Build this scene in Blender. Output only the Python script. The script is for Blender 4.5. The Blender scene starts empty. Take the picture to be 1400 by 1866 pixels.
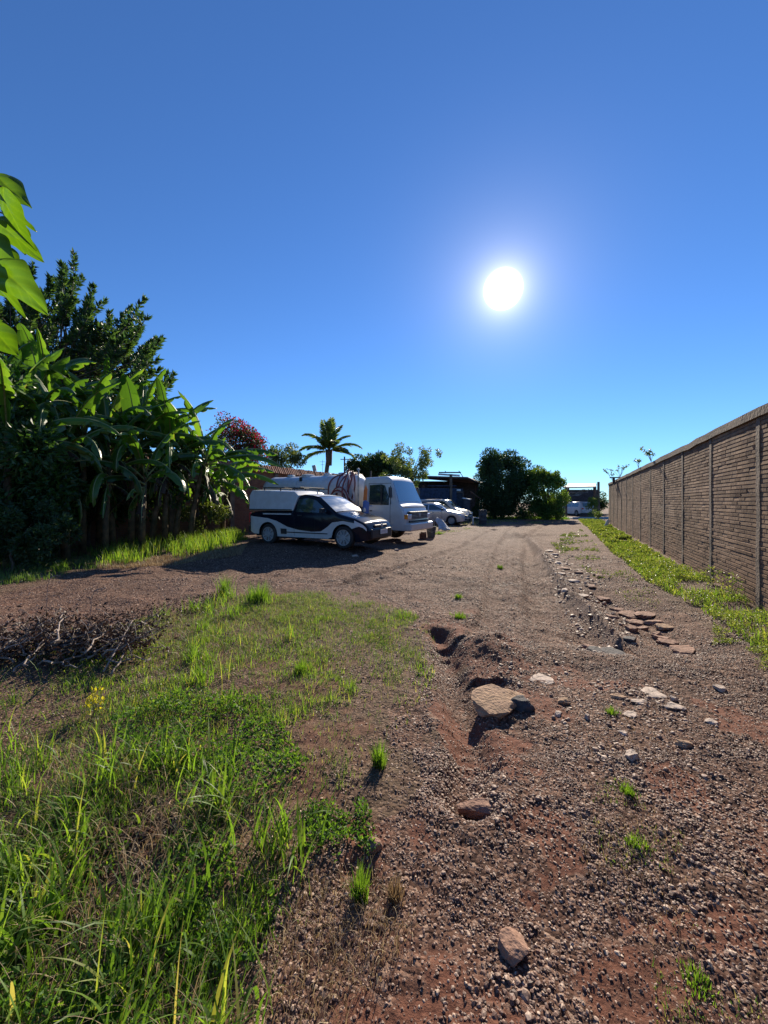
import bpy, math, random
import numpy as np
from mathutils import Vector, Matrix
R = math.radians
random.seed(7)
rng = np.random.default_rng(11)
scene = bpy.context.scene
C = scene.collection

# ------------------------------------------------------------------ camera
F = 701.0; H = 1.5; HY = 915.0          # focal length (photo pixels), eye height, horizon row
cam_d = bpy.data.cameras.new('camera'); cam = bpy.data.objects.new('camera', cam_d); C.objects.link(cam)
cam.location = (0, 0, H); cam.rotation_euler = (R(90), 0, 0)
cam_d.sensor_fit = 'HORIZONTAL'; cam_d.sensor_width = 36; cam_d.lens = 36 * F / 1400
cam_d.shift_y = -18 / 1400; cam_d.clip_start = 0.05; cam_d.clip_end = 6000
scene.camera = cam
# ------------------------------------------------------------------ sky and sun
SUN = Vector((217, 701, 388)).normalized()
EL = math.asin(SUN.z); AZ = math.atan2(SUN.x, SUN.y)
world = bpy.data.worlds.new('World'); scene.world = world; world.use_nodes = True
wt = world.node_tree; wn = wt.nodes; wn.clear()
def wnode(t, **k):
    n = wn.new(t)
    for a, b in k.items(): setattr(n, a, b)
    return n
sky = wnode('ShaderNodeTexSky', sky_type='NISHITA', sun_disc=False, sun_elevation=EL, sun_rotation=AZ,
            altitude=300, air_density=1.0, dust_density=0.0, ozone_density=3.5)
tc = wnode('ShaderNodeTexCoord')
nm = wnode('ShaderNodeVectorMath', operation='NORMALIZE'); wt.links.new(tc.outputs['Generated'], nm.inputs[0])
dt = wnode('ShaderNodeVectorMath', operation='DOT_PRODUCT'); wt.links.new(nm.outputs[0], dt.inputs[0]); dt.inputs[1].default_value = SUN
ac = wnode('ShaderNodeMath', operation='ARCCOSINE', use_clamp=False); wt.links.new(dt.outputs['Value'], ac.inputs[0])
def wexp(scale, amp):
    a = wnode('ShaderNodeMath', operation='MULTIPLY'); a.inputs[1].default_value = -1 / R(scale); wt.links.new(ac.outputs[0], a.inputs[0])
    e = wnode('ShaderNodeMath', operation='EXPONENT'); wt.links.new(a.outputs[0], e.inputs[0])
    m = wnode('ShaderNodeMath', operation='MULTIPLY'); m.inputs[1].default_value = amp; wt.links.new(e.outputs[0], m.inputs[0])
    return m
g1 = wexp(1.2, 1.7); g2 = wexp(4.6, 0.34)
disc = wnode('ShaderNodeMapRange', interpolation_type='SMOOTHSTEP'); wt.links.new(ac.outputs[0], disc.inputs['Value'])
disc.inputs['From Min'].default_value = R(1.6); disc.inputs['From Max'].default_value = R(2.5)
disc.inputs['To Min'].default_value = 5; disc.inputs['To Max'].default_value = 0
ad = wnode('ShaderNodeMath', operation='ADD'); wt.links.new(g1.outputs[0], ad.inputs[0]); wt.links.new(g2.outputs[0], ad.inputs[1])
ad2 = wnode('ShaderNodeMath', operation='ADD'); wt.links.new(ad.outputs[0], ad2.inputs[0]); wt.links.new(disc.outputs[0], ad2.inputs[1])
hs = wnode('ShaderNodeHueSaturation'); hs.inputs['Hue'].default_value = 0.5; hs.inputs['Saturation'].default_value = 1.0; hs.inputs['Value'].default_value = 1.0
wt.links.new(sky.outputs[0], hs.inputs['Color'])
b1 = wnode('ShaderNodeBackground'); b1.inputs['Strength'].default_value = 0.067
tn = wnode('ShaderNodeMix', data_type='RGBA', blend_type='MULTIPLY'); tn.inputs[0].default_value = 1; wt.links.new(hs.outputs[0], tn.inputs[6]); tn.inputs[7].default_value = (.60, .93, 1.33, 1); wt.links.new(tn.outputs[2], b1.inputs['Color'])
b2 = wnode('ShaderNodeBackground'); b2.inputs['Color'].default_value = (1.0, 0.93, 0.82, 1); wt.links.new(ad2.outputs[0], b2.inputs['Strength'])
sh = wnode('ShaderNodeAddShader'); wt.links.new(b1.outputs[0], sh.inputs[0]); wt.links.new(b2.outputs[0], sh.inputs[1])
wo = wnode('ShaderNodeOutputWorld'); wt.links.new(sh.outputs[0], wo.inputs['Surface'])
sun_d = bpy.data.lights.new('sun', 'SUN'); sun_d.energy = 5.0; sun_d.angle = R(0.5); sun_d.color = (1.0, 0.88, 0.70)
sun = bpy.data.objects.new('sun', sun_d); C.objects.link(sun); sun.rotation_euler = SUN.to_track_quat('Z', 'Y').to_euler()
scene.render.engine = 'CYCLES'
scene.view_settings.view_transform = 'Standard'; scene.view_settings.look = 'None'
scene.view_settings.exposure = 0.8; scene.view_settings.gamma = 1
scene.cycles.max_bounces = 8; scene.cycles.transparent_max_bounces = 8

# ------------------------------------------------------------------ helpers
def at(px, py, Y): return Vector(((px - 700) * Y / F, Y, H + (HY - py) * Y / F))
def gp(px, py):
    Y = F * H / (py - HY); return ((px - 700) * Y / F, Y)
def link(o, parent=None):
    C.objects.link(o)
    if parent is not None: o.parent = parent
    return o
def tag(o, label=None, cat=None, group=None, kind=None):
    if label: o['label'] = label
    if cat: o['category'] = cat
    if group: o['group'] = group
    if kind: o['kind'] = kind
    return o
def thing(name, label, cat, loc=(0, 0, 0), rz=0.0, group=None):
    o = bpy.data.objects.new(name, None); C.objects.link(o); o.location = loc; o.rotation_euler = (0, 0, rz)
    o.empty_display_size = 0.2
    return tag(o, label, cat, group)
def npmesh(name, V, faces, mat=None, parent=None, attrs=None, smooth=True, mats=None, mi=None):
    """faces: list of (n,k) int arrays"""
    me = bpy.data.meshes.new(name)
    V = np.asarray(V, np.float32); faces = [np.asarray(f, np.int32) for f in faces if len(f)]
    me.vertices.add(len(V)); me.vertices.foreach_set('co', V.ravel())
    loops = np.concatenate([f.ravel() for f in faces]); me.loops.add(len(loops)); me.loops.foreach_set('vertex_index', loops)
    tot = np.concatenate([np.full(len(f), f.shape[1], np.int32) for f in faces]); st = np.concatenate([[0], np.cumsum(tot)[:-1]]).astype(np.int32)
    me.polygons.add(len(tot)); me.polygons.foreach_set('loop_start', st); me.polygons.foreach_set('loop_total', tot)
    me.polygons.foreach_set('use_smooth', np.full(len(tot), bool(smooth)))
    for m in (mats or ([mat] if mat else [])): me.materials.append(m)
    if mi is not None: me.polygons.foreach_set('material_index', np.asarray(mi, np.int32))
    me.update(calc_edges=True)
    for k, a in (attrs or {}).items():
        t = me.attributes.new(k, 'FLOAT', 'POINT'); t.data.foreach_set('value', np.asarray(a, np.float32).ravel())
    return link(bpy.data.objects.new(name, me), parent)
class MB:
    def __init__(s): s.v = []; s.f = []; s.m = []; s.cm = 0
    def add(s, vs, fs):
        n = len(s.v); s.v += [tuple(p) for p in vs]
        for f in fs: s.f.append(tuple(i + n for i in f)); s.m.append(s.cm)
        return s
    def box(s, c, d, rot=None, taper=1.0):
        vs = []
        for z in (-.5, .5):
            k = 1 if z < 0 else taper
            for x, y in ((-.5, -.5), (.5, -.5), (.5, .5), (-.5, .5)):
                v = Vector((x * d[0] * k, y * d[1] * k, z * d[2]))
                if rot is not None: v = rot @ v
                vs.append(v + Vector(c))
        return s.add(vs, [(0, 3, 2, 1), (4, 5, 6, 7), (0, 1, 5, 4), (1, 2, 6, 5), (2, 3, 7, 6), (3, 0, 4, 7)])
    def tube(s, pts, r, n=8, r2=None, cap=True):
        pts = [Vector(p) for p in pts]; N = len(pts); rings = []
        up = Vector((0, 0, 1)); prev = None
        for i, p in enumerate(pts):
            t = (pts[min(i + 1, N - 1)] - pts[max(i - 1, 0)]).normalized()
            if prev is None:
                a = t.cross(up if abs(t.z) < .95 else Vector((1, 0, 0))).normalized()
            else:
                a = (prev - t * prev.dot(t)).normalized()
            prev = a; b = t.cross(a)
            rr = r if r2 is None else r + (r2 - r) * i / (N - 1)
            rings.append([p + (a * math.cos(2 * math.pi * k / n) + b * math.sin(2 * math.pi * k / n)) * rr for k in range(n)])
        vs = [q for rg in rings for q in rg]; fs = []
        for i in range(N - 1):
            for k in range(n): fs.append((i * n + k, i * n + (k + 1) % n, (i + 1) * n + (k + 1) % n, (i + 1) * n + k))
        if cap: fs.append(tuple(range(n))[::-1]); fs.append(tuple((N - 1) * n + k for k in range(n)))
        return s.add(vs, fs)
    def lathe(s, prof, c=(0, 0, 0), axis='z', n=24, cap=True):
        """prof: list of (r, h); revolved about axis through c"""
        vs = []; fs = []
        for (r, h) in prof:
            for k in range(n):
                a = 2 * math.pi * k / n; u, w = r * math.cos(a), r * math.sin(a)
                p = {'z': (u, w, h), 'y': (u, h, w), 'x': (h, u, w)}[axis]
                vs.append((p[0] + c[0], p[1] + c[1], p[2] + c[2]))
        for i in range(len(prof) - 1):
            for k in range(n): fs.append((i * n + k, i * n + (k + 1) % n, (i + 1) * n + (k + 1) % n, (i + 1) * n + k))
        if cap and prof[0][0] > 1e-4: fs.append(tuple(range(n))[::-1])
        if cap and prof[-1][0] > 1e-4: fs.append(tuple((len(prof) - 1) * n + k for k in range(n)))
        return s.add(vs, fs)
    def build(s, name, mat, parent=None, smooth=False, bevel=0, auto=None):
        me = bpy.data.meshes.new(name); me.from_pydata(s.v, [], s.f)
        for m in (mat if isinstance(mat, (list, tuple)) else [mat]): me.materials.append(m)
        if any(s.m): me.polygons.foreach_set('material_index', s.m)
        if smooth or auto: me.polygons.foreach_set('use_smooth', [True] * len(s.f))
        me.update()
        if auto:
            me.set_sharp_from_angle(angle=R(auto))
        o = link(bpy.data.objects.new(name, me), parent)
        if bevel:
            b = o.modifiers.new('bevel', 'BEVEL'); b.width = bevel; b.segments = 2; b.limit_method = 'ANGLE'
        return o
# value noise
def _h(ix, iy, s):
    n = (ix * 374761393 + iy * 668265263 + s * 1274126177) & 0xffffffff
    n = ((n ^ (n >> 13)) * 1274126177) & 0xffffffff
    return ((n ^ (n >> 16)) & 0xffff) / 65535.0
def vnoise(x, y, s=0):
    x = np.asarray(x, float); y = np.asarray(y, float)
    ix = np.floor(x).astype(np.int64); iy = np.floor(y).astype(np.int64); fx = x - ix; fy = y - iy
    fx = fx * fx * (3 - 2 * fx); fy = fy * fy * (3 - 2 * fy)
    a = _h(ix, iy, s); b = _h(ix + 1, iy, s); c = _h(ix, iy + 1, s); d = _h(ix + 1, iy + 1, s)
    return (a + (b - a) * fx) * (1 - fy) + (c + (d - c) * fx) * fy
def fbm(x, y, s=0, o=4):
    r = 0; a = .5; t = 0
    for i in range(o): r = r + a * vnoise(x * 2 ** i + 17.3 * i, y * 2 ** i - 9.1 * i, s + i); t += a; a *= .5
    return r / t
def sst(a, b, x): t = np.clip((x - a) / (b - a), 0, 1); return t * t * (3 - 2 * t)

# ------------------------------------------------------------------ materials
def newmat(name):
    m = bpy.data.materials.new(name); m.use_nodes = True; t = m.node_tree; t.nodes.clear()
    return m, t
def nd(t, ty, **k):
    n = t.nodes.new(ty)
    for a, b in k.items():
        if a == 'ins':
            for i, v in b.items(): n.inputs[i].default_value = v
        else: setattr(n, a, b)
    return n
def ramp(t, fac, stops):
    r = nd(t, 'ShaderNodeValToRGB'); t.links.new(fac, r.inputs[0]); e = r.color_ramp.elements
    while len(e) > 1: e.remove(e[-1])
    e[0].position = stops[0][0]; e[0].color = (*stops[0][1], 1)
    for p, c in stops[1:]:
        q = e.new(p); q.color = (*c, 1)
    return r.outputs[0]
def pbr(name, col, rough=.6, metal=0, noise=0.12, nscale=6, bump=0.0, bscale=40, dirt=None, coat=0, spec=.5):
    m, t = newmat(name); out = nd(t, 'ShaderNodeOutputMaterial'); p = nd(t, 'ShaderNodeBsdfPrincipled')
    t.links.new(p.outputs[0], out.inputs[0]); p.inputs['Roughness'].default_value = rough; p.inputs['Metallic'].default_value = metal
    p.inputs['Specular IOR Level'].default_value = spec
    if coat: p.inputs['Coat Weight'].default_value = coat; p.inputs['Coat Roughness'].default_value = .08
    tcx = nd(t, 'ShaderNodeTexCoord')
    n = nd(t, 'ShaderNodeTexNoise', ins={'Scale': nscale, 'Detail': 6}); t.links.new(tcx.outputs['Object'], n.inputs['Vector'])
    lo = tuple(c * (1 - noise * 1.6) for c in col); hi = tuple(min(1, c * (1 + noise * 1.4)) for c in col)
    c = ramp(t, n.outputs[0], [(.3, lo), (.7, hi)])
    if dirt:
        n2 = nd(t, 'ShaderNodeTexNoise', ins={'Scale': nscale * .6, 'Detail': 8, 'Roughness': .7}); t.links.new(tcx.outputs['Object'], n2.inputs['Vector'])
        f = ramp(t, n2.outputs[0], [(.45, (0, 0, 0)), (.75, (1, 1, 1))])
        mx = nd(t, 'ShaderNodeMix', data_type='RGBA'); t.links.new(f, mx.inputs['Factor']); t.links.new(c, mx.inputs[6]); mx.inputs[7].default_value = (*dirt, 1)
        c = mx.outputs[2]
    t.links.new(c, p.inputs['Base Color'])
    if bump:
        n3 = nd(t, 'ShaderNodeTexNoise', ins={'Scale': bscale, 'Detail': 6}); t.links.new(tcx.outputs['Object'], n3.inputs['Vector'])
        b = nd(t, 'ShaderNodeBump', ins={'Strength': bump, 'Distance': .02}); t.links.new(n3.outputs[0], b.inputs['Height']); t.links.new(b.outputs[0], p.inputs['Normal'])
    return m
def leafmat(name, stops, trans=.45, rough=.4, spec=.4, tcol=None):
    m, t = newmat(name); out = nd(t, 'ShaderNodeOutputMaterial')
    a = nd(t, 'ShaderNodeAttribute', attribute_name='tint')
    c = ramp(t, a.outputs['Fac'], stops)
    p = nd(t, 'ShaderNodeBsdfPrincipled', ins={'Roughness': rough, 'Specular IOR Level': spec}); t.links.new(c, p.inputs['Base Color'])
    tr = nd(t, 'ShaderNodeBsdfTranslucent')
    h = nd(t, 'ShaderNodeMix', data_type='RGBA', blend_type='MULTIPLY', ins={'Factor': 1.0}); t.links.new(c, h.inputs[6]); h.inputs[7].default_value = (*(tcol or (2.6, 2.5, .8)), 1)
    h.clamp_result = True
    t.links.new(h.outputs[2], tr.inputs[0])
    mx = nd(t, 'ShaderNodeMixShader', ins={0: trans}); t.links.new(p.outputs[0], mx.inputs[1]); t.links.new(tr.outputs[0], mx.inputs[2])
    t.links.new(mx.outputs[0], out.inputs[0]); return m
def glassmat(name, col=(.02, .03, .035), rough=.05):
    m, t = newmat(name); out = nd(t, 'ShaderNodeOutputMaterial')
    p = nd(t, 'ShaderNodeBsdfPrincipled', ins={'Base Color': (*col, 1), 'Roughness': rough, 'Specular IOR Level': .8, 'Coat Weight': 1.0, 'Coat Roughness': .03})
    n = nd(t, 'ShaderNodeTexNoise', ins={'Scale': 3}); r = ramp(t, n.outputs[0], [(.3, (rough,) * 3), (.8, (rough + .12,) * 3)]); t.links.new(r, p.inputs['Roughness'])
    t.links.new(p.outputs[0], out.inputs[0]); return m
M = dict(
    white=pbr('white_paint', (.50, .50, .49), .35, noise=.04, dirt=(.45, .42, .38), coat=.5),
    tank=pbr('tank_paint', (.52, .53, .55), .38, noise=.05, dirt=(.42, .40, .38)),
    black=pbr('black_paint', (.009, .011, .018), .14, noise=.1, coat=.0, spec=.2),
    silver=pbr('silver_paint', (.45, .46, .48), .3, metal=.5, noise=.05, coat=.8),
    plastic=pbr('black_plastic', (.018, .018, .02), .6, bump=.1),
    rubber=pbr('tyre_rubber', (.018, .018, .019), .85, dirt=(.07, .05, .04)),
    rim=pbr('wheel_cover', (.30, .30, .30), .5, metal=0, noise=.15),
    glass=glassmat('window_glass'), glassl=glassmat('windscreen_glass', (.07, .10, .11), .10),
    lamp=pbr('headlight_lens', (.6, .62, .64), .12, noise=.1, coat=1),
    amber=pbr('amber_lens', (.7, .25, .03), .2), red=pbr('red_lens', (.4, .02, .02), .2),
    hose=pbr('red_hose', (.16, .035, .035), .55, noise=.2), hosew=pbr('pale_hose', (.45, .38, .38), .6, noise=.2),
    chassis=pbr('chassis_metal', (.03, .03, .032), .7, dirt=(.09, .06, .045)),
    plate=pbr('number_plate', (.5, .52, .52), .4),
    blue=pbr('blue_decal', (.02, .12, .42), .4), orange=pbr('orange_decal', (.6, .16, .04), .4), lightblue=pbr('light_blue_decal', (.12, .35, .6), .4),
    concrete=pbr('concrete', (.15, .105, .075), .9, noise=.3, nscale=3, bump=.6, bscale=30, dirt=(.07, .06, .05)),
    cement=pbr('cement_cap', (.105, .066, .045), .9, noise=.3, nscale=3, bump=.6, bscale=25, dirt=(.05, .042, .036)),
    trunk=pbr('bark', (.10, .075, .055), .9, noise=.35, nscale=12, bump=.8, bscale=30),
    twig=pbr('dry_branch', (.24, .19, .16), .85, noise=.3, nscale=20, bump=.4),
    palmtrunk=pbr('palm_bark', (.16, .11, .08), .9, noise=.35, nscale=12, bump=.8),
    bstem=pbr('banana_stem', (.14, .085, .04), .7, noise=.5, nscale=5, dirt=(.07, .08, .03), bump=.4, bscale=15),
    rock=pbr('brown_stone', (.31, .175, .12), .9, noise=.3, nscale=9, bump=.9, bscale=35, dirt=(.14, .085, .06)),
    slab=pbr('broken_concrete', (.38, .245, .15), .92, noise=.25, nscale=10, bump=.9, bscale=40, dirt=(.17, .10, .07)),
    pale=pbr('pale_stone', (.42, .33, .27), .85, noise=.25, nscale=14, bump=.6),
    darkrock=pbr('dark_stone', (.05, .045, .05), .85, noise=.3, bump=.6),
    roofdark=pbr('dark_roof', (.05, .045, .05), .8, noise=.3), roofpale=pbr('pale_roof', (.32, .31, .27), .7, noise=.15, dirt=(.3, .28, .24)),
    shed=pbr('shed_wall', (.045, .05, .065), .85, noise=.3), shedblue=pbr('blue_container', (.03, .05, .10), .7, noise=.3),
    rust=pbr('rusty_steel', (.12, .06, .04), .85, noise=.4, nscale=10), wood=pbr('old_wood', (.18, .12, .08), .9, noise=.35, nscale=8),
    tarp=pbr('grey_tarp', (.22, .20, .19), .8, noise=.3), sheet=pbr('pale_sheet', (.40, .43, .45), .7, noise=.2),
    barrel=pbr('grey_drum', (.05, .055, .06), .7, noise=.3), whiteobj=pbr('white_plastic', (.7, .7, .68), .5, noise=.1),
    steel=pbr('galvanised_steel', (.3, .31, .32), .5, metal=.6, noise=.2),
)
L_ = dict(
    grass=leafmat('grass_blade', [(0, (.045, .09, .014)), (.5, (.09, .175, .026)), (.8, (.15, .24, .035)), (.93, (.25, .26, .07)), (1, (.34, .27, .14))], .5, .5, tcol=(2.3, 2.2, .9)),
    short=leafmat('short_grass', [(0, (.05, .085, .022)), (.45, (.09, .145, .032)), (.7, (.15, .18, .055)), (1, (.33, .25, .13))], .4, .5, tcol=(1.9, 2.2, .9)),
    straw=leafmat('dry_straw', [(0, (.20, .13, .07)), (.6, (.34, .25, .14)), (1, (.48, .38, .24))], .3, .6, tcol=(1.3, 1.2, 1)),
    weed=leafmat('weed_leaf', [(0, (.03, .075, .018)), (.6, (.06, .13, .03)), (1, (.13, .21, .04))], .4, .55, .25),
    cover=leafmat('ground_cover_leaf', [(0, (.06, .095, .025)), (.6, (.11, .155, .04)), (1, (.22, .24, .08))], .45, .45, tcol=(2.1, 2.0, .9)),
    yellow=leafmat('yellow_leaf', [(0, (.35, .33, .03)), (1, (.55, .48, .05))], .5, .5, tcol=(1.3, 1.3, .6)),
    dead=leafmat('dead_leaf', [(0, (.028, .018, .014)), (.7, (.07, .045, .032)), (1, (.16, .11, .075))], .15, .6, tcol=(1.3, 1, .8)),
    banana=leafmat('banana_leaf', [(0, (.03, .075, .015)), (.6, (.055, .125, .022)), (.92, (.10, .18, .03)), (1, (.22, .15, .06))], .42, .32, .6),
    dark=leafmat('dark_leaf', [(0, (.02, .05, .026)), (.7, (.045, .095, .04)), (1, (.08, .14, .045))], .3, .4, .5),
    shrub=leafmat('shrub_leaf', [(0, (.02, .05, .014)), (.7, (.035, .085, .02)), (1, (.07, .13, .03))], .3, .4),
    mid=leafmat('tree_leaf', [(0, (.045, .075, .03)), (.6, (.075, .11, .04)), (1, (.15, .17, .07))], .35, .45),
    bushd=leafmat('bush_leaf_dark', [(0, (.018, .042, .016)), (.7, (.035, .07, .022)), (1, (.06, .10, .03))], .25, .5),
    bushl=leafmat('bush_leaf_light', [(0, (.05, .09, .022)), (.7, (.09, .15, .035)), (1, (.17, .22, .06))], .4, .45),
    palm=leafmat('palm_leaflet', [(0, (.06, .105, .035)), (.7, (.10, .155, .05)), (1, (.20, .22, .09))], .45, .4),
    boug=leafmat('bougainvillea_bract', [(0, (.09, .008, .02)), (.6, (.20, .015, .04)), (1, (.32, .03, .07))], .45, .5, tcol=(1.8, .8, 1)),
    broad=leafmat('broad_leaf', [(0, (.030, .075, .010)), (1, (.07, .13, .014))], .55, .35, .5, tcol=(2.6, 2.5, .5)),
)
# ------------------------------------------------------------------ terrain
GUL = np.array([gp(960, 975), gp(985, 1000), gp(1003, 1030), gp(1040, 1075), gp(1090, 1120), gp(1130, 1160)])
GUL2 = np.array([gp(1100, 1075), gp(1140, 1100), gp(1190, 1130), gp(1245, 1170)])
def pdist(x, y, P):
    best = np.full(np.shape(x), 1e9); sgn = np.zeros(np.shape(x))
    for a, b in zip(P[:-1], P[1:]):
        d = b - a; L2 = d @ d; t = np.clip(((x - a[0]) * d[0] + (y - a[1]) * d[1]) / L2, 0, 1)
        dx = x - a[0] - t * d[0]; dy = y - a[1] - t * d[1]; dd = np.hypot(dx, dy); s = np.sign(d[0] * dy - d[1] * dx)
        m = dd < best; best = np.where(m, dd, best); sgn = np.where(m, s, sgn)
    return best, sgn
RUTS = [np.array([gp(*p) for p in q]) for q in (((880, 1160), (903, 1090), (908, 1030), (915, 990), (935, 962), (975, 948)), ((985, 1130), (975, 1060), (962, 1010), (968, 975), (1005, 950)), ((640, 1060), (760, 1030), (850, 995), (900, 965)))]
RILL = np.array([gp(*p) for p in ((800, 1150), (818, 1200), (838, 1270), (852, 1340), (858, 1400), (850, 1460))])
PITS0 = [  # x, y of the far lip, half width, length, depth
    (.72, 4.20, .19, .22, .07), (.86, 3.30, .20, .35, .09), (.66, 3.95, .08, .2, .05), (.80, 2.66, .16, .30, .05),
    (-.10, 1.60, .10, .12, .03), (2.05, 1.75, .05, .1, .02)]
PITS = [(.72, 4.20, .17, .22, .05), (.88, 3.30, .17, .30, .065), (.62, 3.95, .07, .15, .035), (.80, 2.66, .14, .25, .03), (-.10, 1.60, .08, .10, .02)]
def gz(x, y):
    x = np.asarray(x, float); y = np.asarray(y, float)
    z = (fbm(x * .5, y * .5, 3) - .5) * .10 + (fbm(x * 2.2, y * 2.2, 5) - .5) * .045
    near = np.clip(1 - (y - 2) / 16, .15, 1)
    z = z * (.35 + .65 * near)
    z = z + .24 * np.exp(-(((x + 3.2) / 3.0) ** 2 + ((y - 12.0) / 2.6) ** 2) ** 1.5) * (1 - sst(13.2, 15.5, y))
    d, s = pdist(x, y, GUL); wob = 1 + .5 * (fbm(x * 1.5, y * 1.5, 21) - .5)
    prof = np.where(s > 0, np.exp(-(d / (.35 * wob)) ** 2), np.exp(-(d / .8) ** 2))
    z = z + (np.where(s < 0, -.25 * (1 - np.exp(-d / .10)) * np.exp(-(d / .9) ** 2), -.07 * np.exp(-((d - .5) / .5) ** 2)) + .035 * np.exp(-(d / .13) ** 2)) * sst(3.6, 4.6, y)
    d, s = pdist(x, y, GUL2); z = z - .07 * np.exp(-(d / .35) ** 2)
    for (px, py, w, L, D) in PITS:
        yy = py + .16 * (fbm(x * 11, y * 2, 44) - .5) - ((x - px) / w) ** 2 * .06
        ins = 1 / (1 + np.exp(np.clip((y - yy) / .008, -50, 50)))
        z = z - D * ins * np.exp(-np.clip(yy - y, 0, 9) ** 1.5 / L ** 1.5) * np.exp(-((x - px) / w) ** 4)
    d, s = pdist(x, y, RILL); d = d * (1 + .6 * (fbm(x * 6, y * 6, 37) - .5)); z = z - .085 * np.exp(-(d / .11) ** 3) + .02 * np.exp(-((d - .2) / .07) ** 2)
    z = z + .13 * np.exp(-(((x - 1.12) / .30) ** 2 + ((y - 3.95) / .45) ** 2) ** 1.3) * (1 + .5 * (fbm(x * 5, y * 5, 39) - .5))
    z = z + .07 * np.exp(-(((x - 1.9) / .5) ** 2 + ((y - 4.6) / .5) ** 2)) - .05 * np.exp(-(((x - 1.75) / .35) ** 2 + ((y - 3.5) / .3) ** 2))
    for Pq in RUTS:
        d, s = pdist(x, y, Pq); d = d * (1 + .5 * (fbm(x * 3, y * 3, 27) - .5)); z = z - .055 * np.exp(-(d / .17) ** 4) + .025 * np.exp(-((d - .27) / .09) ** 2)
    z = z + (fbm(x * 1.6, y * 1.1, 29, 3) - .5) * .10 * sst(3.5, 6, y) * (1 - sst(26, 40, y))
    rut = np.exp(-((x - (.62 + .02 * (y - 3))) / .16) ** 2) * sst(1.8, 2.4, y) * (1 - sst(3.2, 5, y)); z = z - .03 * rut
    return z
def gzr(x, y):    # rough surface used for the mesh
    f = np.clip(1.3 - np.asarray(y) / 9, 0, 1)
    return gz(x, y) + (fbm(x * 5, y * 5, 59, 3) - .5) * .035 * (1 - sst(14, 30, np.asarray(y))) * sst(3, 5, np.asarray(y)) + f * ((fbm(x * 14, y * 14, 61, 3) - .5) * .022 + (fbm(x * 45, y * 45, 67, 2) - .5) * .010)
def g1z(x, y): return float(gz(np.array([x]), np.array([y]))[0])
def ell(x, y, px, py, rx, ry, k=.35, seed=0):
    """soft noisy patch round a ground point, radii in photo pixels"""
    X, Y = gp(px, py); X1, _ = gp(px + rx, py); Y1 = gp(px, py - ry)[1]; Y2 = gp(px, py + ry)[1]
    a = abs(X1 - X); b = np.where(y > Y, abs(Y1 - Y), abs(Y2 - Y))
    d = np.sqrt(((x - X) / a) ** 2 + ((y - Y) / b) ** 2) + (fbm(x * 8, y * 8, 70 + seed) - .5) * 2.4
    return 1 - sst(.3, 1.4, d)
SOIL = [(570, 1250, 60, 55), (905, 1370, 55, 70), (1020, 1560, 70, 45), (1235, 1435, 45, 45), (900, 1205, 75, 35), (830, 1340, 30, 75), (880, 1830, 90, 45),
        (660, 1545, 45, 60), (1350, 1320, 60, 35), (780, 1540, 30, 30), (1090, 1240, 90, 12), (600, 1350, 80, 50), (560, 1450, 60, 60), (800, 1150, 70, 14),
        (960, 1640, 25, 25), (1300, 1700, 120, 50), (1380, 1560, 60, 50), (1000, 1500, 60, 25), (850, 1900, 150, 60), (180, 1430, 90, 50), (230, 1560, 80, 50)]
def soil(x, y):
    m = np.zeros(np.shape(x))
    for i, e in enumerate(SOIL): m = np.maximum(m, ell(x, y, *e, seed=i))
    m = np.maximum(m * .85, sst(.62, .80, fbm(x * 1.7, y * 1.7, 91)) * .6) * (1 - .7 * sst(4, 7, y))
    return m
GRASSP = [(-40, 1190), (120, 1170), (250, 1135), (400, 1095), (520, 1080), (640, 1090), (740, 1110), (775, 1170), (785, 1225), (725, 1290), (705, 1400), (670, 1450), (600, 1510), (570, 1620), (520, 1680), (440, 1900), (-40, 1900)]
GP = np.array([gp(*p) for p in GRASSP])
def inpoly(x, y, P):
    c = np.zeros(np.shape(x), bool); j = len(P) - 1
    for i in range(len(P)):
        xi, yi = P[i]; xj, yj = P[j]
        c ^= ((yi > y) != (yj > y)) & (x < (xj - xi) * (y - yi) / (yj - yi + 1e-12) + xi); j = i
    return c
def sample(pix, n, world=False):
    P = np.array(pix if world else [gp(*p) for p in pix]); lo = P.min(0); hi = P.max(0); X = []; Y = []; t = 0
    while t < n:
        q = rng.uniform(lo, hi, (n * 3, 2)); q = q[inpoly(q[:, 0], q[:, 1], P)]; X.append(q); t += len(q)
        if t == 0: n = n
    q = np.concatenate(X)[:n]; return q[:, 0], q[:, 1]
def grassmask(x, y):
    w = 1.0 * (fbm(x * 2.5, y * 2.5, 33) - .5)
    return inpoly(x + w, y + 1.2 * (fbm(x * 2.5, y * 2.5, 35) - .5), GP).astype(float)
def axis_nonuni(lo, hi, d0, a, b, grow, far):
    v = list(np.arange(a, b, d0)); d = d0; x = v[-1]
    while x < far: d *= grow; x += d; v.append(x)
    d = d0; x = v[0]; l = []
    while x > -far: d *= grow; x -= d; l.append(x)
    return np.array(l[::-1] + v)
xs = axis_nonuni(0, 0, .016, -2.6, 4.2, 1.03, 2500)
ys = []; y = .55
while y < 60: ys.append(y); y += max(.009, .0042 * y)
d = .25
while y < 2600: ys.append(y); d *= 1.12; y += d
back = []; y = .55; d = .03
while y > -2500: y -= d; d *= 1.2; back.append(y)
ys = np.array(back[::-1] + ys)
GX, GY = np.meshgrid(xs, ys)
fade = 1 - sst(45, 80, np.hypot(GX, GY))
GZ = gzr(GX, GY) * fade
nx, ny = len(xs), len(ys)
idx = np.arange(nx * ny).reshape(ny, nx)
quads = np.stack([idx[:-1, :-1], idx[:-1, 1:], idx[1:, 1:], idx[1:, :-1]], -1).reshape(-1, 4)
gm = grassmask(GX, GY); nearm = (GY < 60)
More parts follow.
